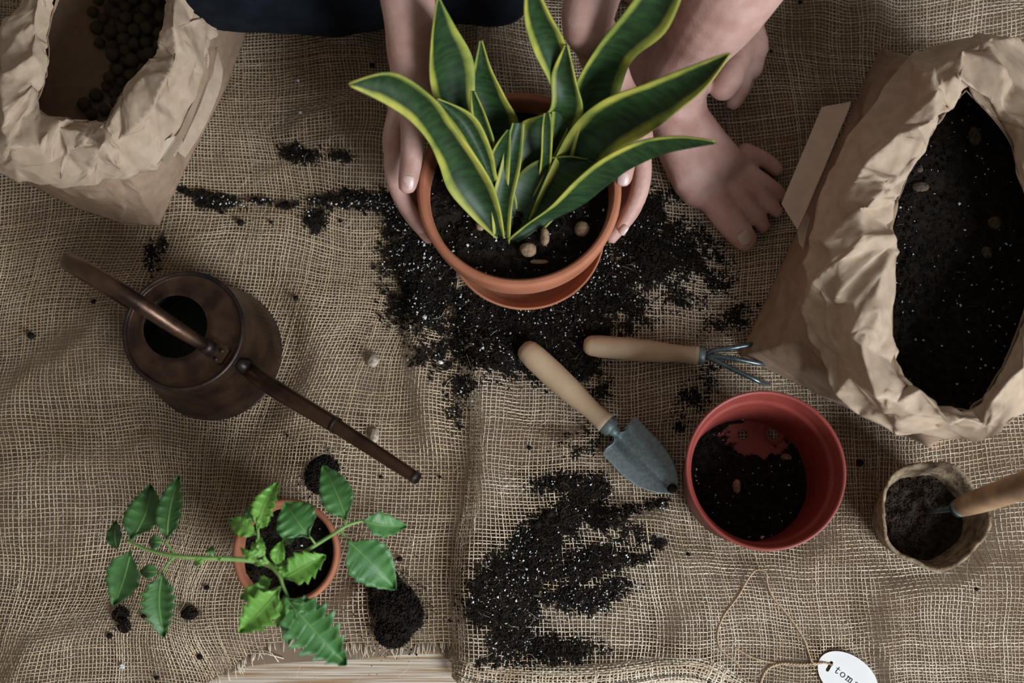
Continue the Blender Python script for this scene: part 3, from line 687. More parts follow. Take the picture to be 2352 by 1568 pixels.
# ------------------------------------------------------------------ red plastic pot
rc = P(1755, 1080, .112); RR = .0731; rx0, ry0 = rc[0], rc[1]
bc = P(1722, 1102, .01)
red = thing('plastic_pot', 'round red-brown plastic nursery pot part filled with soil, right of the trowel', 'pot', (rx0, ry0, .003))
def tl(V, z0, z1, dx, dy):  # slight lean
    V = np.array(V); k = (V[:, 2]-z0)/(z1-z0); V[:, 0] += dx*k; V[:, 1] += dy*k; return V
prof = [(.0600,.004),(.0630,.004),(.0668,.088),(.0678,.091),(.0700,.092),(.0708,.095),(.0728,.1165),(.0738,.1185),(.0735,.1205),(.0712,.1205),(.0700,.118),(.0682,.099),(.0668,.0965),(.0652,.0955),(.0645,.088),(.0610,.008)]
V, f = lathe(prof, (rx0, ry0, 0), 96); o = mobj('pot_wall', V, f, M['plastic'], red)
# base plate with real drainage holes
holes = [(P(1706, 998, .008), .0052), (P(1777, 996, .008), .0056), (P(1650, 1080, .008), .005), (P(1760, 1170, .008), .005), (P(1840, 1090, .008), .005)]
bm = bmesh.new(); bmesh.ops.create_circle(bm, cap_ends=False, segments=64, radius=.0615, matrix=Matrix.Translation((rx0, ry0, .0075)))
oute = bm.edges[:]
for h, r_ in holes: bmesh.ops.create_circle(bm, cap_ends=False, segments=20, radius=r_, matrix=Matrix.Translation((h[0], h[1], .0075)))
bmesh.ops.triangle_fill(bm, edges=bm.edges[:], use_beauty=True)
ex_ = bmesh.ops.extrude_face_region(bm, geom=bm.faces[:]); bmesh.ops.translate(bm, verts=[v for v in ex_['geom'] if isinstance(v, bmesh.types.BMVert)], vec=(0, 0, -.003))
bmesh.ops.recalc_face_normals(bm, faces=bm.faces[:])
me = bpy.data.meshes.new('pot_base'); bm.to_mesh(me); bm.free(); me.materials.append(M['plastic']); o = bpy.data.objects.new('pot_base', me); col.objects.link(o); setp(o, red)
V, f = lathe([(.0100+.0012*math.cos(t), .0082+.0012*math.sin(t)) for t in np.linspace(0, 2*math.pi, 8, endpoint=False)], (holes[1][0][0], holes[1][0][1], 0), 32, True); mobj('hole_ring', V, f, M['plastic'], red)
hA = P(1738, 1006, .008)
def bare(x, y):
    q = np.hypot((x-hA[0])/.034, (y-hA[1]-.002)/.0215)
    return q + .28*vnoise(x*330, y*330, 8) + .12*vnoise(x*900, y*900, 9) < 1
soil_fill('pot_soil', 'shallow dark soil in the red plastic pot leaving two drain holes bare', (rx0, ry0), .0625, .0125, 51, 26, .022, .003, slope=(0, -.04), hole=bare)
nug('bark_nugget', 1692, 1117, 13, .013, (.8, 1.3, .7), 'nugget', 'tan oval nugget on the soil in the red plastic pot', 'bark')
nug('bark_nugget', 1806, 1050, 11, .012, (1.3, .8, .4), 'nugget', 'grey-green flake on the soil near the right drain hole of the red pot', 'bark')

# ------------------------------------------------------------------ peat pot
kc = P(2145, 1182, .078); pe = thing('peat_pot', 'brown fibrous peat pot with a torn uneven rim at the right edge', 'pot', (kc[0], kc[1], .002))
def pshape(a): return 1 + .035*math.cos(5*a+.6) + .02*math.cos(3*a) + .012*math.sin(7*a)
prof = [(.036,.003),(.038,.005),(.0498,.070),(.0515,.077),(.0505,.0795),(.0478,.0785),(.0462,.072),(.0350,.010),(.034,.009),(0.002,.009)]
V = []
for i, (r_, z) in enumerate(prof):
    for k in range(96):
        a = 2*math.pi*k/96; s_ = 1+(pshape(a)-1)*(z/.078); w_ = .0008*fbm(a*9, z*200, 4, 3)
        V.append((kc[0]+(r_*s_+w_)*math.cos(a), kc[1]+(r_*s_+w_)*math.sin(a), z + (.0022*float(fbm(math.cos(a)*5, math.sin(a)*5, 6, 3)) if z > .06 else 0)))
mobj('fibre_wall', V, grid_faces(len(prof), 96, True), M['pulp'], pe)
soil_fill('peat_soil', 'dark brown fluffy peat in the fibrous peat pot', (kc[0]-.001, kc[1]), .0405, .042, 61, 34, .0, .006, 'peat', shape=lambda a: 1+(pshape(a)-1)*.6)
# tool standing in it
tool = thing('wooden_hand_tool', 'wooden-handled tool stuck in the peat pot, handle pointing off the right edge', 'tool', P(2150, 1172, .05))
a0 = P(2206, 1165, .088); a1 = P(2330, 1122, .150); a2 = P(2460, 1075, .21)
V, f = tube([a0, a0*.93+a2*.07, (a0+a1)/2, a1, (a1+a2)/2, a2, a2+(a2-a1)*.12], [.0085, .0100, .0116, .0122, .0130, .0128, .006], 20, n=40); mobj('handle', V, f, M['beech_warm'], tool)
dd = (a2-a0)/np.linalg.norm(a2-a0); V, f = tube([a0-dd*.006, a0+dd*.0015], [.0083, .0092], 18); mobj('ferrule', V, f, M['steel_dark'], tool)
V, f = tube([a0-dd*.004, P(2180, 1168, .070), P(2145, 1173, .052), P(2130, 1175, .040)], [.0034, .0032, .0028, .0024], 12, n=14); mobj('shank', V, f, M['steel_dark'], tool)

# ------------------------------------------------------------------ trowel
tr = thing('hand_trowel', 'small hand trowel with a pale wooden handle and grey steel blade', 'trowel', on(1400, 980))
t0 = np.array(P(1212, 806, .019)); t1 = np.array(P(1392, 972, .019)); dt = (t1-t0)/np.linalg.norm(t1-t0); Lh = np.linalg.norm(t1-t0)
hprof = [(-.0085, .001), (-.0078, .0058), (-.0050, .0098), (0, .0122), (.010, .0132), (.035, .0135), (.060, .0125), (.080, .0105), (.092, .0096), (.104, .0100), (Lh, .0108), (Lh+.0002, .0095)]
def handle(base, d, prof, name, m, parent):
    pts = [base + d*a for a, _ in prof]; V, f = tube(pts, [r_ for _, r_ in prof], 28); return mobj(name, V, f, m, parent)
handle(t0, dt, hprof, 'handle', M['beech'], tr)
V, f = tube([t1-dt*.0005, t1+dt*.001, t1+dt*.0075, t1+dt*.0095], [.0100, .0103, .0098, .0080], 24); mobj('ferrule', V, f, M['steel'], tr)
# blade from traced edges
Lp = [(1402,990,.019),(1408,1003,.0175),(1407,1018,.0175),(1383,1040,.0165),(1404,1066,.0150),(1428,1091,.0135),(1455,1112,.012),(1485,1126,.0105),(1515,1133,.0085),(1545,1132,.0065)]
Rp = [(1418,978,.019),(1425,990,.0185),(1440,984,.0175),(1458,957,.0175),(1488,985,.0155),(1520,1018,.0135),(1540,1046,.012),(1553,1075,.0105),(1559,1100,.0085),(1556,1120,.0065)]
n = 44; m = 21; L3 = cat([P3(a) for a in Lp], n); R3 = cat([P3(a) for a in Rp], n); V = []
for i in range(n):
    u = i/(n-1)
    for j in range(m):
        t = j/(m-1); x = 2*t-1; p = L3[i]*(1-t)+R3[i]*t
        fall = min(1, (1-u)*5)
        vdip = .0062*(1-abs(x)**.95)*fall*min(1, max(0, u-.2)*6)
        socket = .0042*math.exp(-((x/.34)**2))*math.exp(-((u-.36)/.16)**2) + (.0035*(1-x*x) if u < .25 else 0)
        lip = .0016*math.exp(-((abs(x)-.42)/.10)**2)*math.exp(-((u-.40)/.14)**2)
        V.append(p - [0, 0, vdip + socket - lip])
bl = mobj('blade', V, grid_faces(n, m), M['steel'], tr); addmod(bl, 'SOLIDIFY', thickness=.0014, offset=-1); addmod(bl, 'SUBSURF', levels=1, render_levels=1)
V, f = tube([t1+dt*.006, t1+dt*.012, P(1418, 997, .0165)], [.0072, .0058, .0035], 14, flat=.7, n=12); mobj('neck', V, f, M['steel'], tr)
nug('soil_crumb', 1544, 1122, 12, .009, (1, 1, .6), 'soil', 'dark soil crumb stuck to the tip of the trowel blade', 'soil')

# ------------------------------------------------------------------ hand cultivator
cu = thing('hand_cultivator', 'three-pronged hand cultivator with a pale wooden handle, prongs under the large bag', 'cultivator', on(1600, 815))
c0 = np.array(P(1352, 793, .017)); c1 = np.array(P(1603, 816, .017)); dc = (c1-c0)/np.linalg.norm(c1-c0); Lc = np.linalg.norm(c1-c0)
handle(c0, dc, [(-.0055, .001), (-.0050, .0055), (-.0020, .0088), (.002, .0105), (.012, .0115), (.045, .0118), (.070, .0108), (.085, .0092), (.098, .0088), (Lc-.004, .0095), (Lc, .0098), (Lc+.0002, .0088)], 'handle', M['beech'], cu)
V, f = tube([c1-dc*.0005, c1+dc*.001, c1+dc*.006, c1+dc*.0072], [.0090, .0092, .0090, .0065], 24); mobj('ferrule', V, f, M['steel'], cu)
e_ = c1 + dc*.007
for pts in ([(1640,805,.021),(1665,801,.022),(1690,797,.022),(1730,790,.018),(1760,790,.006)], [(1640,818,.022),(1670,822,.023),(1700,826,.023),(1745,835,.018),(1765,838,.006)], [(1640,826,.022),(1680,846,.023),(1725,867,.022),(1748,878,.017),(1768,882,.004)]):
    V, f = tube([e_] + [P3(q) for q in pts], [.0026, .0026, .0026, .0026, .0022, .0012], 12, n=24); mobj('prong', V, f, M['steel_dark'], cu)
V, f = ball(e_ + dc*.004, .0046, 12, (1, 1, .8)); mobj('prong_weld', V, f, M['steel'], cu)

# ------------------------------------------------------------------ paper bags
def bag(name, label, st, zs, loc, seed, cols=60, amp=.0045, lining=True):
    """st: list of (base, lip, crest, hem) pixel pairs round the bag; zs heights"""
    zb, zl, zc, zh = zs
    r = np.random.default_rng(seed); root = thing(name, label, 'bag', loc)
    def ring(idx, z, zj=0):
        pts = []
        for k, s_ in enumerate(st): pts.append(P(s_[idx][0], s_[idx][1], z + zj*r.standard_normal()))
        return np.array(pts)
    base = ring(0, zb); lip = ring(1, zl, .004); crest = ring(2, zc, .004); hemr = ring(3, zh, .004)
    cen = (base.mean(0)+lip.mean(0))/2
    outw = hemr - cen; outw[:, 2] = 0; outw /= np.linalg.norm(outw, axis=1)[:, None]
    hemr = hemr + outw*.005
    up = hemr*.80 + crest*.20 - outw*.006; up[:, 2] = zh - .004
    up2 = lip*.72 + crest*.28; up2[:, 2] = zl - .006
    def surf(rings, u, v):
        ns = len(st); k = int(math.floor(u)) % ns; f = u - math.floor(u); k2 = (k+1) % ns
        m_ = len(rings)-1; v = min(max(v, 0), .99999)*m_; i = int(v); g = v - i
        a_ = rings[i][k]*(1-f)+rings[i][k2]*f; b_ = rings[i+1][k]*(1-f)+rings[i+1][k2]*f
        return a_*(1-g)+b_*g
    from mathutils.geometry import delaunay_2d_cdt
    def crumple(nm, rings, nrow, ncol, d0, d1, rimjit, drop):
        ns = len(st); pts = []
        for j in range(nrow+1):
            for i in range(ncol+1):
                u = ns*i/ncol; v = j/nrow
                if 0 < i < ncol: u += (r.random()-.5)*ns/ncol*.8
                if 0 < j < nrow and 0 < i < ncol: v += (r.random()-.5)/nrow*.9
                elif 0 < j < nrow: pass
                pts.append((u, v))
        # corners of the control stations stay as vertices on the two borders
        asp = 2.2
        res = delaunay_2d_cdt([Vector((u, v*asp)) for u, v in pts], [], [], 0, 1e-6)
        V = []; seam = {}
        for q in res[0]:
            u, v = q.x, q.y/asp; p = np.array(surf(rings, min(max(u, 0), ns-1e-9) if u < ns-1e-6 else 0.0, v))
            on_seam = u < 1e-6 or u > ns-1e-6
            k_ = 0 if on_seam else 1
            if v < 1e-4: k_ = rimjit[0]*k_
            elif v > .9999: k_ = rimjit[1]*k_
            p = p + r.standard_normal(3)*d0*k_*np.array([1, 1, .9]); p[2] = max(p[2], .003)
            V.append(p)
        Fc = [list(f) for f in res[2]]
        o = mobj(nm, np.array(V), Fc, M['kraft' if drop else 'kraft_shaded'], root, True)  # collar takes the lit paper tone, wall the shade-darkened copy
        # fractal creasing: subdivide, nudge, subdivide
        for lv, dd in enumerate((d1, d1*.38)):
            bm = bmesh.new(); bm.from_mesh(o.data); bmesh.ops.remove_doubles(bm, verts=bm.verts[:], dist=1e-5)
            old = set(v.index for v in bm.verts)
            r2 = bmesh.ops.subdivide_edges(bm, edges=bm.edges[:], cuts=1, use_grid_fill=True)
            bmesh.ops.triangulate(bm, faces=bm.faces[:])
            bm.verts.ensure_lookup_table()
            for v in bm.verts:
                if v.co.z > .006 and not (v.is_boundary and drop == 0 and v.co.z < .02): v.co += Vector((r.standard_normal(3)*dd).tolist())
            bm.to_mesh(o.data); bm.free()
        o.data.polygons.foreach_set('use_smooth', np.ones(len(o.data.polygons), bool))
        addmod(o, 'SUBSURF', subdivision_type='SIMPLE', levels=1, render_levels=1); addmod(o, 'SMOOTH', factor=.5, iterations=1); addmod(o, 'SOLIDIFY', thickness=.0006, offset=0)
        return o
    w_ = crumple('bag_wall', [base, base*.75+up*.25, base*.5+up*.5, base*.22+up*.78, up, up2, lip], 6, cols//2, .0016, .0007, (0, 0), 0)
    V = [tuple(p) for p in base]; bt = mobj('bag_bottom', np.array(V), [list(range(len(V)))], M['kraft_shaded'], root, False); addmod(bt, 'SOLIDIFY', thickness=.0006, offset=0)
    c1_ = crest*.45+lip*.55; c1_[:, 2] = zc - .002
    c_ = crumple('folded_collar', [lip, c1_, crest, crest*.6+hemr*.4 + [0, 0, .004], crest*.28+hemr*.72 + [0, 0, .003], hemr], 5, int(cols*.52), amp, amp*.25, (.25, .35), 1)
    rl, rb = lip, base
    globals()['_hem'] = up
    return root, rl, rb
ST_R = [((1697,818),(2046,760),(1955,755),(1872,765)),((1850,890),(2064,850),(2005,862),(1930,905)),((2005,965),(2110,908),(2068,935),(2025,968)),((2155,1037),(2178,948),(2168,978),(2160,1006)),
 ((2235,930),(2245,934),(2262,962),(2265,988)),((2320,740),(2290,862),(2330,905),(2370,925)),((2400,560),(2345,742),(2400,760),(2450,780)),((2480,330),(2400,560),(2480,560),(2530,560)),
 ((2400,270),(2338,400),(2400,380),(2470,330)),((2330,250),(2318,316),(2335,220),(2368,106)),((2200,195),(2222,205),(2245,150),(2265,90)),((2022,108),(2188,242),(2200,165),(2180,95)),
 ((2000,150),(2160,272),(2120,225),(2070,160)),((1955,255),(2128,330),(2060,315),(1978,285)),((1890,400),(2078,420),(2000,420),(1905,425)),((1830,530),(2050,500),(1965,520),(1868,560)),((1765,675),(2060,610),(1960,640),(1846,672))]
bagR, lipR, baseR = bag('paper_bag', 'large open brown paper bag with a crumpled folded rim, full of dark potting soil', ST_R, (.003, .170, .186, .125), P(2080, 560, .003), 5, 58, .0058); hemR = _hem
ST_L = [((366,518),(246,276),(262,330),(282,398)),((420,400),(276,215),(325,275),(355,378)),((480,280),(335,150),(390,190),(420,262)),((525,190),(372,110),(425,120),(468,165)),((560,92),(371,50),(420,50),(482,85)),
 ((600,-20),(385,-10),(430,-10),(470,-20)),((560,-180),(340,-110),(380,-130),(420,-150)),((380,-260),(250,-150),(255,-175),(260,-205)),((120,-180),(190,-110),(150,-130),(100,-130)),((62,0),(138,-20),(105,-20),(70,-10)),
 ((10,72),(108,60),(62,60),(20,60)),((-30,140),(113,140),(45,140),(-30,130)),((-60,260),(98,210),(30,220),(-50,240)),((-40,360),(80,264),(25,310),(-20,372)),((60,420),(140,272),(110,340),(60,408)),((170,476),(190,275),(190,345),(150,420)),((290,517),(226,280),(228,345),(228,412))]
bagL, lipL, baseL = bag('paper_bag', 'crumpled brown paper bag with a rolled rim holding dark clay balls, upper left corner', ST_L, (.003, .135, .150, .100), P(250, 150, .003), 9, 54, .0052)
def sheet(name, pts, m, parent, th=.0012):
    V = [P3(p) for p in pts]; nb = len(V); o = mobj(name, V, [list(range(nb))], m, parent, False); addmod(o, 'SOLIDIFY', thickness=th, offset=0); return o
def strip(name, Lp, Rp, m, parent, n=14, th=.0008):
    L3 = cat([P3(a) for a in Lp], n); R3 = cat([P3(a) for a in Rp], n); V = []
    for i in range(n):
        for j in range(3): t = j/2; V.append(L3[i]*(1-t)+R3[i]*t + [0, 0, .0008*math.sin(i*1.3)*(j == 1)])
    o = mobj(name, V, grid_faces(n, 3), m, parent, False); addmod(o, 'SOLIDIFY', thickness=th, offset=0); return o
fl_ = sheet('paper_flap', [(1795,468,.090),(1888,246,.090),(1955,234,.101),(1948,255,.105),(1850,490,.105),(1832,528,.098)], M['kraft_light'], bagR); fl_['label'] = 'paler folded paper flap'
fl2 = sheet('folded_edge', [(1848,486,.080),(1832,528,.080),(1836,560,.080),(1845,572,.082),(1862,500,.086)], M['kraft_light'], bagR)
def zigzag(name, Lp, Rp, parent, z, depth, n=26):
    """paper edge strip cut with a saw-tooth"""
    L3 = cat([P(a, b, z) for a, b in Lp], n); R3 = cat([P(a, b, z) for a, b in Rp], n); V = []
    for i in range(n):
        d = R3[i]-L3[i]; d /= np.linalg.norm(d)+1e-9; V += [L3[i], R3[i] + d*(depth if i % 2 else 0)]
    o = mobj(name, V, grid_faces(n, 2), M['kraft'], parent, False); addmod(o, 'SOLIDIFY', thickness=.0005, offset=0); return o
zigzag('cut_edge', [(470,120),(462,170),(445,230),(415,300),(370,370)], [(476,120),(472,180),(452,242),(424,308),(384,378)], bagL, .104, .0010, 70)
tp = sheet('paper_flap', [(328,362,.112),(385,318,.112),(404,312,.110),(383,352,.108),(357,382,.106)], M['kraft_light'], bagL); tp['label'] = 'pale folded paper flap'
sheet('inner_flap', [(401,310,.096),(420,325,.094),(402,360,.088),(380,348,.092)], M['kraft_light'], bagL)
strip('folded_edge', [(497,108,.062),(482,170,.062),(455,250,.062),(405,345,.062)], [(512,160,.055),(505,205,.052),(470,290,.050),(425,362,.050)], M['kraft'], bagL)
strip('bag_slit', [(492,118,.068),(478,160,.068),(440,250,.068),(404,318,.068)], [(499,108,.066),(484,170,.066),(458,245,.066),(420,328,.066)], M['kraft_sheet'], bagL)
# soil in the right bag
sz = .105
cR = (lipR.mean(0)+hemR.mean(0))/2; poly = baseR*.14 + hemR*.86; poly = np.array([poly[int(i)]*(1-i % 1)+poly[(int(i)+1) % len(poly)]*(i % 1) for i in np.arange(0, len(poly), .2)])
rr_ = [np.linalg.norm((p-cR)[:2]) for p in poly]; aa_ = [math.atan2(p[1]-cR[1], p[0]-cR[0]) for p in poly]
od = np.argsort(aa_); aa_ = np.array(aa_)[od]; rr_ = np.array(rr_)[od]
def shR(a): return float(np.interp(((a+math.pi) % (2*math.pi))-math.pi, np.r_[aa_[-1]-2*math.pi, aa_, aa_[0]+2*math.pi], np.r_[rr_[-1], rr_, rr_[0]]))/.10*.975
soil_fill('bag_soil', 'black potting soil flecked with perlite inside the large paper bag', (cR[0], cR[1]), .10, sz, 71, 30, .028, .003, shape=shR)
for px, py, r_, sq, lb in [(2239,312,19,(.8,1.2,.6),'upper'),(2112,388,9,(1,1,.6),'pale small'),(2114,430,17,(1.2,.8,.5),'tan flat oval'),(2285,512,16,(1,.9,.5),'dark round'),(2266,580,13,(1,1.1,.5),'red-brown'),(2212,716,6,(1,1,.6),'tiny white')]:
    nug('bark_nugget', px, py, r_, sz-.002, sq, 'nugget_dark' if 'white' not in lb else 'perlite', {'upper': 'oval brown bark nugget', 'pale small': 'small pale bark nugget', 'tan flat oval': 'flat tan oval bark nugget', 'dark round': 'dark round bark nugget', 'red-brown': 'red-brown bark nugget', 'tiny white': 'tiny white grain'}[lb] + ' in the large bag, ' + {'upper': 'highest of all', 'pale small': 'nearest the left rim', 'tan flat oval': 'just below the small pale one', 'dark round': 'near the right frame edge', 'red-brown': 'below the dark round one', 'tiny white': 'lowest in the bag'}[lb], 'bark')
# clay balls in the left bag
inside = [(215,-40),(372,-40),(372,60),(372,112),(335,150),(300,200),(250,272),(178,258),(180,222),(225,205),(262,165),(262,140),(228,115),(212,60)]
def inpoly(x, y, pl):
    c = False; j = len(pl)-1
    for i in range(len(pl)):
        if (pl[i][1] > y) != (pl[j][1] > y) and x < (pl[j][0]-pl[i][0])*(y-pl[i][1])/(pl[j][1]-pl[i][1])+pl[i][0]: c = not c
        j = i
    return c
pos = []; tries = 0
while len(pos) < 95 and tries < 30000:
    tries += 1; x, y = rng.uniform(165, 400), rng.uniform(-40, 290)
    if not inpoly(x, y, inside): continue
    R = rng.uniform(.0058, .0078)
    for lay in (0, 1):
        if lay == 1 and (x < 250 or y > 180): break
        p = P(x, y, .005 + R + lay*.0115)
        if all(np.linalg.norm(p-q) > (R+s_)*.93 for q, s_ in pos): pos.append((p, R)); break
protos = []
for k in range(4):
    V, f = ball((0, 0, 0), 1, 16); V = np.array(V); V = V*(1+.09*fbm(V[:, 0]*2+k*9, V[:, 1]*2+V[:, 2]*2.3, 90+k, 3))[:, None]; protos.append(mesh_data('clay_ball', V, f, M['clay']))
for k, (p, R) in enumerate(pos):
    o = bpy.data.objects.new('clay_ball', protos[k % 4]); col.objects.link(o); o.location = Vector(p); o.scale = (R, R, R); o.rotation_euler = (k, k*2, k*3)
    tag(o, 'round dark brown clay ball inside the upper-left paper bag', 'clay ball', 'clay balls in the left paper bag')

# ------------------------------------------------------------------ tomato seedling
tcn = P(656, 1268, .088); tp_ = thing('terracotta_pot', 'small terracotta pot with a thick rounded rim holding a tomato seedling', 'pot', (tcn[0], tcn[1], .002))
prof = [(0,.004),(.033,.004),(.035,.006),(.0455,.064),(.0485,.066),(.0500,.084),(.0502,.0875),(.0485,.0895),(.0460,.0890),(.0445,.086),(.0425,.070),(.032,.012),(0,.012)]
V, f = lathe(prof, (tcn[0], tcn[1], 0), 80); mobj('pot_body', V, f, M['terra'], tp_)
soil_fill('pot_soil', 'dark soil in the small terracotta pot under the tomato seedling', (tcn[0], tcn[1]), .0438, .072, 81, 24, .012, .003)
plant = thing('tomato_seedling', 'young tomato seedling with jagged green leaves in the small terracotta pot', 'plant', P(672, 1300, .072))
V, f = tube([P3(q) for q in [(675,1300,.070),(660,1298,.10),(645,1298,.13),(628,1300,.155),(612,1290,.175),(606,1278,.185)]], [.0026, .0026, .0025, .0024, .002, .0014], 10, n=24); stem = mobj('stem', V, f, M['stem'], plant)
def twig(pts, r0, r1, n=24):
    V, f = tube([P3(q) for q in pts], list(np.linspace(r0, r1, len(pts))), 8, n=n); return mobj('leaf_stalk', V, f, M['stem'], plant)
twig([(625,1300,.155),(590,1289,.165),(530,1283,.172),(470,1281,.175),(400,1276,.175),(340,1262,.170),(288,1240,.165)], .0026, .0013, 30)
twig([(640,1300,.150),(680,1278,.158),(730,1248,.163),(775,1220,.165),(800,1205,.165),(840,1194,.162)], .0020, .0012)
twig([(612,1290,.172),(640,1320,.178),(650,1345,.180),(662,1372,.180)], .0018, .0012)
twig([(606,1280,.180),(596,1250,.190),(592,1215,.192)], .0014, .0010)
twig([(725,1250,.163),(712,1232,.168)], .0010, .0007, 6); twig([(790,1210,.165),(798,1195,.166)], .0011, .0008, 6); twig([(780,1215,.165),(800,1240,.165)], .0011, .0008, 6)
twig([(408,1278,.175),(388,1255,.175),(382,1240,.175)], .0011, .0008, 8); twig([(402,1276,.175),(385,1295,.175),(375,1312,.175)], .0011, .0008, 8)
twig([(650,1345,.178),(630,1352,.180),(605,1362,.18)], .0011, .0007, 8); twig([(640,1305,.160),(660,1320,.165),(700,1318,.170)], .0010, .0007, 8)
def leaflet(b, t, wpx, mname, teeth=5, depth=.22, droop=.004, skew=0, lobes=0, rnd=.8, seed=0, fold=.12):
    r = random.Random(seed + int(b[0]))
    B = P3(b); T = P3(t); ax = T-B; L = np.linalg.norm(ax); ax /= L; sd = np.cross(ax, [0, 0, 1]); sd /= np.linalg.norm(sd); nn = np.cross(sd, ax)
    W = wpx/24.5/100/2*1.17; n = 60; m = 9; V = []
    def prof(u, side):
        base = (math.sin(math.pi*u**rnd))**.85 if 0 < u < 1 else 0
        tt = (u*teeth + (.31 if side > 0 else 0)) % 1
        saw = 1 - depth*tt if u < .93 else 1
        lb = 1 - lobes*(abs(math.cos(math.pi*(u*teeth*.5 + (.12*side))))**2 if u < .8 else 0)
        return max(base*saw*lb, .012)
    for i in range(n+1):
        u = i/n; c = B + ax*L*u + sd*skew*L*math.sin(math.pi*u) + np.array([0, 0, -droop*4*(u-.35)**2 + droop*.5])
        for j in range(m):
            x = (j-(m-1)/2)/((m-1)/2); side = 1 if x > 0 else -1
            # teeth lean toward the tip: outer points shift forward
            wd = prof(u, side)*W*x; fwd = abs(x)*W*.28*(1-u)
            V.append(c + sd*wd + ax*fwd*(0 if i in (0, n) else 1) + nn*(abs(x)**1.3*W*fold*2 + .0007*math.sin(u*teeth*6.28+abs(x)*3)*(abs(x))))
    o = mobj('leaf', V, grid_faces(n+1, m), M[mname], plant, True); addmod(o, 'SOLIDIFY', thickness=.0004, offset=0)
    # midrib
    ribs = [V[i*m+(m-1)//2] + np.array([0, 0, .0003]) for i in range(0, n, 3)]
    v2, f2 = tube(ribs, list(np.linspace(.0006, .0002, len(ribs))), 5); mobj('midrib', v2, f2, M['stem'], o)
    return o
LF = [((302,1242,.170),(344,1114,.160),74,'leaf_dark',6,.18,.10),((270,1262,.160),(262,1196,.15),34,'leaf_dark',3,.2,0),((302,1262,.168),(258,1388,.155),70,'leaf_dark',5,.14,-.06),
 ((384,1242,.176),(408,1092,.165),56,'leaf_dark',6,.30,-.02),((377,1246,.176),(338,1243,.174),28,'leaf_dark',2,.05,0),((368,1313,.175),(318,1311,.172),26,'leaf_dark',2,.05,0),((374,1312,.175),(374,1462,.160),76,'leaf_dark',7,.42,.04),
 ((490,1277,.177),(482,1252,.177),17,'leaf_dark',2,.05,0),((470,1284,.175),(443,1297,.17),14,'leaf_bright',2,.05,0),((515,1281,.175),(495,1283,.17),8,'leaf_bright',2,.05,0),
 ((592,1215,.192),(637,1106,.19),48,'leaf_bright',6,.34,-.05),((590,1200,.19),(564,1158,.188),22,'leaf_dark',3,.2,0),((590,1228,.19),(524,1193,.185),40,'leaf_bright',4,.25,.04),((594,1215,.192),(620,1175,.19),26,'leaf_bright',3,.3,0),
 ((606,1275,.186),(548,1256,.192),20,'leaf_bright',4,.3,-.15),((606,1272,.188),(575,1242,.192),16,'leaf_bright',4,.3,-.1),((608,1276,.19),(590,1222,.192),18,'leaf_bright',4,.3,0),((612,1290,.188),(578,1295,.19),12,'leaf_bright',3,.2,0),
 ((636,1298,.17),(645,1240,.178),30,'leaf_bright',3,.2,0),((712,1235,.168),(652,1152,.172),84,'leaf_mid',5,.10,0),((676,1222,.150),(650,1248,.14),26,'leaf_mid',2,.1,0),
 ((797,1196,.167),(740,1067,.165),64,'leaf_mid',6,.13,.03),((832,1195,.163),(931,1208,.145),52,'leaf_mid',4,.30,.05),((798,1240,.165),(906,1351,.150),88,'leaf_mid',6,.12,-.02),
 ((650,1330,.170),(746,1276,.165),66,'leaf_bright',5,.35,0),((650,1325,.172),(655,1290,.17),22,'leaf_bright',3,.3,0),
 ((645,1352,.182),(548,1452,.178),76,'leaf_bright',5,.40,-.03),((625,1358,.180),(548,1374,.18),38,'leaf_bright',3,.3,.06),((625,1330,.17),(592,1345,.17),30,'leaf_bright',4,.3,0),
 ((652,1368,.182),(794,1526,.170),112,'leaf_mid',7,.50,0),((655,1372,.182),(634,1440,.178),34,'leaf_bright',4,.35,0),((668,1382,.183),(735,1395,.178),34,'leaf_mid',3,.35,0),((672,1395,.182),(660,1480,.172),36,'leaf_mid',4,.35,0)]
for k, (b, t, wd, mn, te, de, sk) in enumerate(LF): leaflet(b, t, wd, mn, te, de, .006, sk, 0, .72, k)

# ------------------------------------------------------------------ label tag + twine
tagc = P(1950, 1560, .006)
tg = thing('plant_tag', 'white oval card tag with stamped grey lettering, tied with twine at the bottom edge', 'tag', tagc)
ta = math.radians(-52); n = 64; slot = P(1911, 1528, .006)
aL, bL = 78, 50
def tagp(u, v, z=.008): # tag local frame in pixels: u along the long axis
    th = math.radians(36); return P(1948 + u*math.cos(th) - v*math.sin(th), 1556 + u*math.sin(th) + v*math.cos(th), z + float(cz(1948, 1540)))
bm = bmesh.new()
def loop(pts):
    vs = [bm.verts.new(p) for p in pts]; return [bm.edges.new((vs[i], vs[(i+1) % len(vs)])) for i in range(len(vs))]
loop([tagp(aL*math.cos(2*math.pi*k/n), bL*math.sin(2*math.pi*k/n)) for k in range(n)])
sl = []
for k in range(20):
    a = 2*math.pi*k/20; x = 4.2*math.cos(a); y = 4.2*math.sin(a) + (9 if math.sin(a) > 0 else -9)
    rr = math.radians(-8+0); sl.append(tagp(-50 + x*math.cos(rr)-y*math.sin(rr), 4 + x*math.sin(rr)+y*math.cos(rr)))
loop(sl); bmesh.ops.triangle_fill(bm, edges=bm.edges[:], use_beauty=True)
ex_ = bmesh.ops.extrude_face_region(bm, geom=bm.faces[:]); bmesh.ops.translate(bm, verts=[v for v in ex_['geom'] if isinstance(v, bmesh.types.BMVert)], vec=(0, 0, -.0012)); bmesh.ops.recalc_face_normals(bm, faces=bm.faces[:])
me = bpy.data.meshes.new('card'); bm.to_mesh(me); bm.free(); me.materials.append(M['card']); o = bpy.data.objects.new('card', me); col.objects.link(o); setp(o, tg)
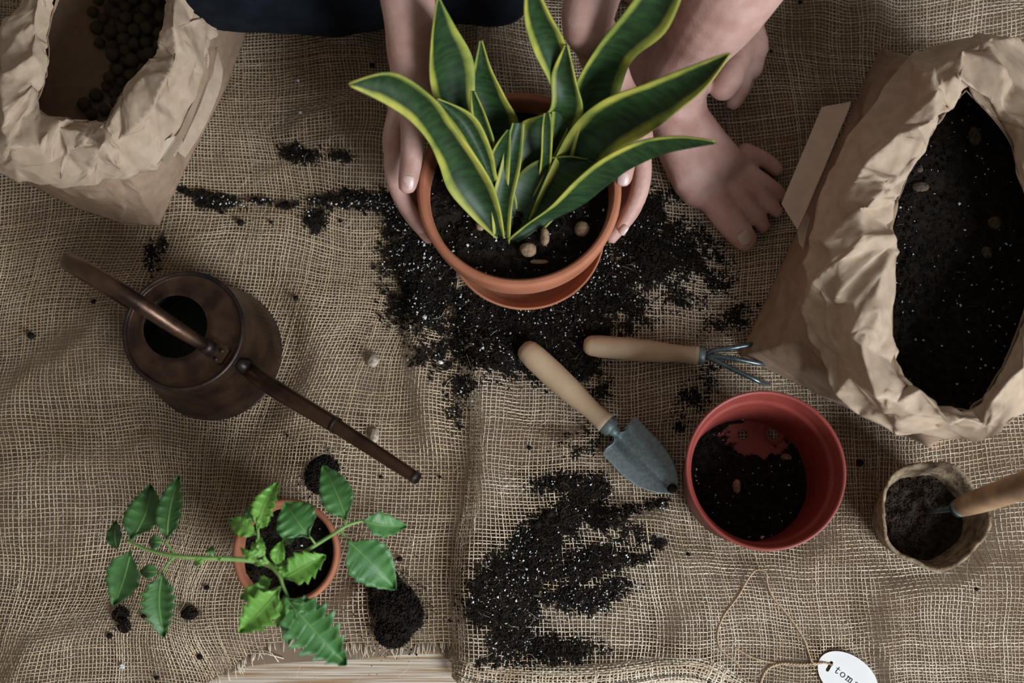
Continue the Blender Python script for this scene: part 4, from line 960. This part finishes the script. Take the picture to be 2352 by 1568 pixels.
GLY = {'t': [[(3,-13),(2,-2),(3,1.5),(6,1),(7.5,-.5)],[(-1,-8.5),(8,-8.5)]],
 'o': [[(5*math.cos(a)+5, 5*math.sin(a)-4) for a in np.linspace(0, 2*math.pi, 17)]],
 'm': [[(0,-8.5),(2,-9),(2,1)],[(2,-6),(5,-9),(7.5,-8),(7.5,1)],[(7.5,-6),(10.5,-9),(13,-8),(13,1)],[(0,1),(4,1)],[(5.5,1),(9.5,1)],[(11,1),(15,1)]],
 'a': [[(1,-7),(4,-9),(7.5,-8),(7.5,-1),(9.5,1)],[(7.5,-5),(2,-4),(1,-1),(3,1),(7.5,-1)]]}
u0 = -33
mb = MB()
for chn, adv in (('t', 14), ('o', 16), ('m', 22), ('a', 15), ('t', 14), ('o', 14)):
    for stk in GLY[chn]:
        pts = [np.array(tagp(u0 + x*1.05, 6 + y*1.05, .0083)) for x, y in stk]
        for p, q in zip(pts[:-1], pts[1:]):
            d = q-p; l = np.linalg.norm(d); d /= l; sx = np.array([-d[1], d[0], 0])*.00034; e = d*.0002
            v = [p-e-sx, q+e-sx, q+e+sx, p-e+sx]; mb.add(v, [[0, 1, 2, 3]])
    u0 += adv
mb.build('lettering', M['ink'], tg, False)
def twine(name, pts, parent=None, r_=.0007):
    c = cat([on(a, b, .0035 + dz) for a, b, dz in pts], 40 + len(pts)*14); seg = np.r_[0, np.cumsum(np.linalg.norm(np.diff(c, axis=0), axis=1))]
    T = np.gradient(c, axis=0); T /= np.linalg.norm(T, axis=1)[:, None]; S = np.cross(T, [0, 0, 1]); Nn = np.cross(S, T); mb = MB()
    for ph in (0, math.pi):
        a = seg*2*math.pi/.006 + ph; q = c + (S*np.cos(a)[:, None] + Nn*np.sin(a)[:, None])*r_*.6; mb.add(*tube(q, r_, 6))
    return mb.build(name, M['twine'], parent)
ty_ = thing('jute_twine', 'thin looped jute twine tied through the white tag, lying on the burlap', 'twine', on(1850, 1525))
twine('loop', [(1913,1527,.006),(1895,1522,.005),(1868,1522,.003),(1858,1500,.001),(1848,1470,0),(1830,1440,.001),(1800,1400,.001),(1775,1370,.001),(1763,1340,.002),(1760,1318,.004),(1748,1308,.005),(1732,1312,.004),(1715,1335,.002),(1695,1370,0),(1665,1410,0),(1650,1445,0),(1650,1478,0),(1665,1500,0),(1690,1520,0),(1700,1535,0)], ty_)
twine('tail', [(1870,1524,.004),(1840,1526,.002),(1795,1524,.001),(1765,1535,.001),(1750,1560,0),(1742,1600,0)], ty_, .0009)
twine('tail', [(1880,1524,.004),(1830,1524,.001),(1780,1522,0),(1730,1510,0),(1690,1488,0)], ty_, .0006)
V, f = ball(on(1872, 1524, .005), .0022, 12, (1.3, .9, .8)); mobj('knot', V, f, M['twine'], ty_)

# ------------------------------------------------------------------ person
per = thing('person', 'barefoot person in dark trousers sitting cross-legged, both hands holding the snake plant pot', 'person', (-.02, .93, .0))
bd = MB()
def limb(pts, rad, flat=1.0, up=(0, 0, 1), n=24, sides=20, px=True):
    pts = [P3(p) if px else np.array(p, float) for p in pts]
    q = cat(np.c_[np.array(pts), np.array(rad)], n); c = q[:, :3]; r_ = q[:, 3]
    d0 = (c[0]-c[1]); d0 /= np.linalg.norm(d0); d1 = c[-1]-c[-2]; d1 /= np.linalg.norm(d1)
    A = [c[0]+d0*r_[0]*s_ for s_ in (.95, .75, .4)]; RA = [r_[0]*x for x in (.25, .66, .92)]
    Bq = [c[-1]+d1*r_[-1]*s_ for s_ in (.4, .75, .95)]; RB = [r_[-1]*x for x in (.92, .66, .25)]
    bd.add(*tube(A+list(c)+Bq, RA+list(r_)+RB, sides, flat, True, up))
# --- image-left hand (its right hand)
wl = P(948, 185, .172); el = np.array([-.135, .665, .335]); shl = np.array([-.165, .84, .50])
limb([P(940, 235, .160), wl, P(941, 110, .200), P(937, 0, .238), el*.85+np.array(P(937, 0, .238))*.15, el], [.0215, .0200, .0218, .0248, .034, .036], px=False)
limb([el, (el+shl)/2, shl], [.036, .041, .046], px=False)
# palm: flattened, tall in z
limb([(942,215,.155),(928,265,.140),(912,310,.128),(906,340,.122)], [.0150, .0145, .0125, .0105], flat=2.1)
limb([(952,215,.168),(950,265,.172),(947,320,.173),(945,360,.172),(940,398,.171),(936,424,.169)], [.0145, .0130, .0112, .0108, .0102, .0090], n=30)  # thumb
for pts in ([(909,315,.150),(904,365,.146),(909,415,.140),(930,465,.134),(968,522,.128)], [(907,320,.127),(905,375,.121),(914,430,.114),(940,485,.108),(985,545,.103)],
            [(909,320,.104),(910,375,.098),(922,430,.092),(952,485,.086),(1000,540,.082)], [(914,318,.083),(918,370,.078),(932,415,.073),(960,465,.068),(1000,505,.065)]):
    limb(pts, [.0100, .0096, .0094, .0086, .0068], n=26)
# --- image-right hand (its left hand)
er = np.array([.125, .67, .335]); shr = np.array([.165, .84, .50])
limb([P(1420, 232, .160), P(1402, 185, .172), P(1375, 100, .202), P(1357, 0, .238), er*.85+np.array(P(1357, 0, .238))*.15, er], [.0215, .0200, .0225, .0250, .034, .036], px=False)
limb([er, (er+shr)/2, shr], [.036, .041, .046], px=False)
limb([(1422,210,.155),(1445,260,.140),(1465,310,.128),(1470,345,.122)], [.0150, .0145, .0125, .0105], flat=2.1)
limb([(1418,215,.168),(1425,265,.172),(1433,320,.173),(1437,355,.172),(1434,385,.171),(1431,408,.169)], [.0145, .0130, .0110, .0104, .0098, .0088], n=30)
for pts in ([(1468,315,.150),(1474,360,.146),(1474,410,.140),(1462,460,.134),(1428,520,.128)], [(1470,320,.127),(1474,375,.121),(1468,430,.114),(1450,485,.108),(1405,545,.103)],
            [(1468,320,.104),(1468,375,.098),(1458,430,.092),(1436,485,.086),(1390,540,.082)], [(1464,318,.083),(1460,370,.078),(1448,415,.073),(1425,465,.068),(1385,505,.065)]):
    limb(pts, [.0100, .0096, .0092, .0084, .0064], n=26)
# --- left leg and planted foot
kneeL = np.array([.262, .625, .415])
limb([P(1545, 245, .050), P(1552, 190, .075), P(1600, 100, .135), P(1668, 0, .215), np.array(P(1668, 0, .215))*.55+kneeL*.45+[.006, .01, 0], kneeL], [.036, .0335, .0345, .041, .050, .050], px=False, n=30)
limb([P(1500, 150, .030), P(1520, 190, .034), P(1548, 250, .042)], [.029, .031, .034], px=False)  # heel
# foot body: loft of superellipse sections
def foot(secs):
    V = []; n = 24
    for (cxp, cyp, z0, hw, hh, ang) in secs:
        c = P(cxp, cyp, z0); a = math.radians(ang); sd = np.array([math.cos(a), math.sin(a), 0])
        for k in range(n):
            t = 2*math.pi*k/n; x = math.copysign(abs(math.cos(t))**.85, math.cos(t))*hw; z = math.copysign(abs(math.sin(t))**.85, math.sin(t))*hh
            V.append(c + sd*x + np.array([0, 0, z*(1.0 if z < 0 else 1)]) + np.array([0, 0, -.35*hh*(x/hw)*.6 if z > 0 else 0]))
    m = len(secs); f = grid_faces(m, n, True); f.append(list(range(n))[::-1]); f.append([(m-1)*n+k for k in range(n)]); bd.add(V, f)
foot([(1520,190,.030,.026,.026,22),(1552,265,.042,.032,.038,20),(1592,335,.037,.037,.033,24),(1630,395,.030,.042,.026,28),(1650,415,.025,.0425,.021,36),(1666,428,.020,.037,.014,42)])
limb([(1632,440,.024),(1655,478,.021),(1688,522,.0190),(1711,549,.0175)], [.0185, .0168, .0156, .0132], flat=.85)
for pts, rr in (([(1680,430,.022),(1712,462,.023),(1737,494,.0165),(1752,518,.0125)], [.0100, .0086, .0094, .0082]), ([(1698,410,.021),(1738,436,.021),(1765,465,.0155),(1784,486,.0115)], [.0094, .0076, .0084, .0072]),
                ([(1712,388,.019),(1750,410,.019),(1778,434,.0135),(1795,449,.0105)], [.0090, .0072, .0080, .0070]), ([(1712,350,.017),(1745,362,.017),(1770,378,.013),(1783,390,.011)], [.0105, .0090, .0088, .0080])):
    limb(pts, rr, n=18)
# --- right foot tucked behind the left ankle
limb([(1440,-60,.050),(1520,-20,.050),(1600,30,.048),(1680,75,.048),(1708,105,.046)], [.026, .030, .032, .031, .027], flat=.85)
limb([(1712,80,.046),(1714,110,.046),(1718,150,.040)], [.022, .0225, .017])
limb([(1700,110,.058),(1687,145,.064),(1670,180,.066),(1660,200,.066)], [.0165, .0155, .0165, .0145])
limb([(1708,170,.046),(1700,205,.040),(1684,232,.036)], [.0100, .0098, .0095]); limb([(1720,150,.034),(1716,180,.028),(1708,205,.024)], [.009, .0088, .0080])
limb([(1180,-80,.055),(1300,-90,.052),(1440,-60,.050)], [.034, .029, .028])
# --- head, neck
limb([(0, .86, .52), (0, .835, .60)], [.050, .048], px=False, n=8)
hd = np.array([0, .805, .695])
V, f = ball(hd, 1, 32, (.074, .094, .110)); V = np.array(V)
lo = V[:, 2] < hd[2]; V[lo, 0] = hd[0] + (V[lo, 0]-hd[0])*(1-.30*((hd[2]-V[lo, 2])/.11)**2); bd.add(V, f)
limb([hd+[0, -.088, .004], hd+[0, -.104, -.022], hd+[0, -.098, -.03]], [.009, .012, .010], px=False, n=8)
limb([hd+[-.012, -.062, -.082], hd+[.012, -.062, -.082]], [.022, .022], px=False, n=6)
for sx in (-1, 1): 
    V, f = ball(hd+[sx*.076, .008, -.008], 1, 14, (.010, .018, .030)); bd.add(V, f)
# torso core joins the limbs inside the clothes
limb([(0, .95, .13), (0, .95, .28), (0, .90, .42), (0, .88, .49)], [.11, .10, .10, .06], flat=1, px=False, n=16)
limb([shl, (0, .86, .50), shr], [.042, .050, .042], px=False, n=12)
hipL = np.array([.09, .93, .12]); hipR = np.array([-.09, .93, .12]); kneeR = P(520, -95, .120)
limb([kneeL, (kneeL+hipL)/2+[0, 0, .01], hipL], [.050, .066, .085], px=False); limb([kneeR, (kneeR+hipR)/2, hipR], [.050, .066, .085], px=False)
limb([kneeR, P(800, -80, .085), P(1050, -70, .062), P(1180, -80, .055)], [.050, .046, .038, .034], px=False)
skin = bd.build('body', M['skin'], per)
addmod(skin, 'REMESH', mode='VOXEL', voxel_size=.0025, use_smooth_shade=True); addmod(skin, 'SMOOTH', factor=.5, iterations=4); bake(skin)
def nail(p, d, wpx_r, l, m, label, lift=.0):
    """nail plate: p world centre, d direction in plan"""
    d = np.array(d, float); d /= np.linalg.norm(d); s_ = np.cross(d, [0, 0, 1]); s_ /= np.linalg.norm(s_); nn = np.cross(s_, d); V = []; n, mm = 8, 9
    for i in range(n):
        u = i/(n-1)*2-1
        for j in range(mm):
            x = j/(mm-1)*2-1; w_ = wpx_r*(1-.10*u*u - (.5*max(0, abs(u)-.7)))
            V.append(np.array(p) + d*l*u + s_*w_*x - nn*(.38*wpx_r*x*x) - nn*(.0008*u*u))
    o = mobj('nail', V, grid_faces(n, mm), m, per); addmod(o, 'SOLIDIFY', thickness=.0008, offset=0); addmod(o, 'SUBSURF', levels=1, render_levels=1); o['label'] = label
nail(P(935, 420, .1775), P(933, 440, .168)-P(938, 400, .176), .0062, .0068, M['nail'], 'pale thumbnail')
nail(P(1432, 411, .1765), P(1430, 428, .169)-P(1434, 395, .175), .0056, .0062, M['nail'], 'pale thumbnail')
nail(P(1432, 528, .1345), P(1420, 540, .130)-P(1440, 512, .135), .0035, .0050, M['nail'], 'pale fingernail')
nail(P(1713, 546, .0312), P(1722, 562, .024)-P(1700, 530, .030), .0076, .0070, M['toenail'], 'yellowish big toenail')
# clothes
def cloth_part(name, items, m, vox=.006, label=None):
    global bd
    keep = bd; bd = MB()
    for pts, rad, px in items: limb(pts, rad, px=px)
    o = bd.build(name, m, per); bd = keep; addmod(o, 'REMESH', mode='VOXEL', voxel_size=vox, use_smooth_shade=True); addmod(o, 'SMOOTH', factor=.5, iterations=6); bake(o)
    me = o.data; nv = len(me.vertices); co = np.zeros(nv*3, np.float32); me.vertices.foreach_get('co', co); co = co.reshape(-1, 3); nn_ = np.zeros(nv*3, np.float32); me.vertices.foreach_get('normal', nn_); nn_ = nn_.reshape(-1, 3)
    co += nn_*(.0035*fbm(co[:, 0]*18+co[:, 2]*11, co[:, 1]*18-co[:, 2]*9, 12, 3))[:, None].astype(np.float32); me.vertices.foreach_set('co', co.ravel()); me.update()
    if label: o['label'] = label
    return o
cloth_part('trousers', [([hipR, (kneeR+hipR)/2, kneeR], [.100, .085, .070], False), ([kneeR, P(780, -75, .098), P(960, -72, .078), P(1110, -42, .060), P(1140, -40, .058)], [.072, .068, .058, .047, .043], False),
  ([hipL, (kneeL+hipL)/2+[0, 0, .01], kneeL, kneeL+[-.006, -.008, -.03]], [.100, .084, .064, .056], False), ([(-.08, .95, .12), (.08, .95, .12)], [.118, .118], False), ([(0, .95, .12), (0, .945, .24)], [.13, .118], False)], M['denim'], .005)
cloth_part('shirt', [([(0, .95, .22), (0, .93, .34), (0, .885, .45), (0, .865, .50)], [.128, .128, .122, .085], False), ([shl, (0, .865, .505), shr], [.055, .068, .055], False),
  ([shl, (el+shl)/2, el+[-.0, .01, .008]], [.056, .052, .046], False), ([shr, (er+shr)/2, er+[0, .01, .008]], [.056, .052, .046], False)], M['shirt'], .006)
V, f = ball(hd+[0, .016, .018], 1, 40, (.082, .098, .112)); V = np.array(V); V[:, 1] = np.where((V[:, 2] < hd[2]+.045), np.maximum(V[:, 1], hd[1]-.005), V[:, 1])
V = V + (.004*fbm(V[:, 0]*60, V[:, 2]*20, 3, 3))[:, None]*[1, 0, 1]
hr_ = mobj('hair', V, f, M['hair'], per)
V, f = ball(hd+[0, .105, .03], .034, 20, (1, .9, 1)); mobj('hair_bun', V, f, M['hair'], hr_)
for sx in (-1, 1):
    V, f = ball(hd+[sx*.030, -.0765, .002], .0105, 16, (1.15, 1, .75)); e = mobj('eye', V, f, M['eye'], per)
    V, f = ball(hd+[sx*.030, -.0852, -.001], .0052, 12, (1, .5, 1)); mobj('iris', V, f, M['iris'], e)
    V, f = ball(hd+[sx*.030, -.0762, .0065], .0125, 16, (1.2, 1, .62)); mobj('eyelid', V, f, M['skin'], e)
    V, f = tube([hd+[sx*.045, -.078, .024], hd+[sx*.030, -.090, .029], hd+[sx*.015, -.092, .025]], .0025, 8, n=8); mobj('eyebrow', V, f, M['hair'], per)
V, f = tube([hd+[-.022, -.079, -.056], hd+[-.008, -.088, -.053], hd+[.008, -.088, -.053], hd+[.022, -.079, -.056]], [.002, .0048, .0048, .002], 10, n=14); mobj('lips', V, f, M['lips'], per)
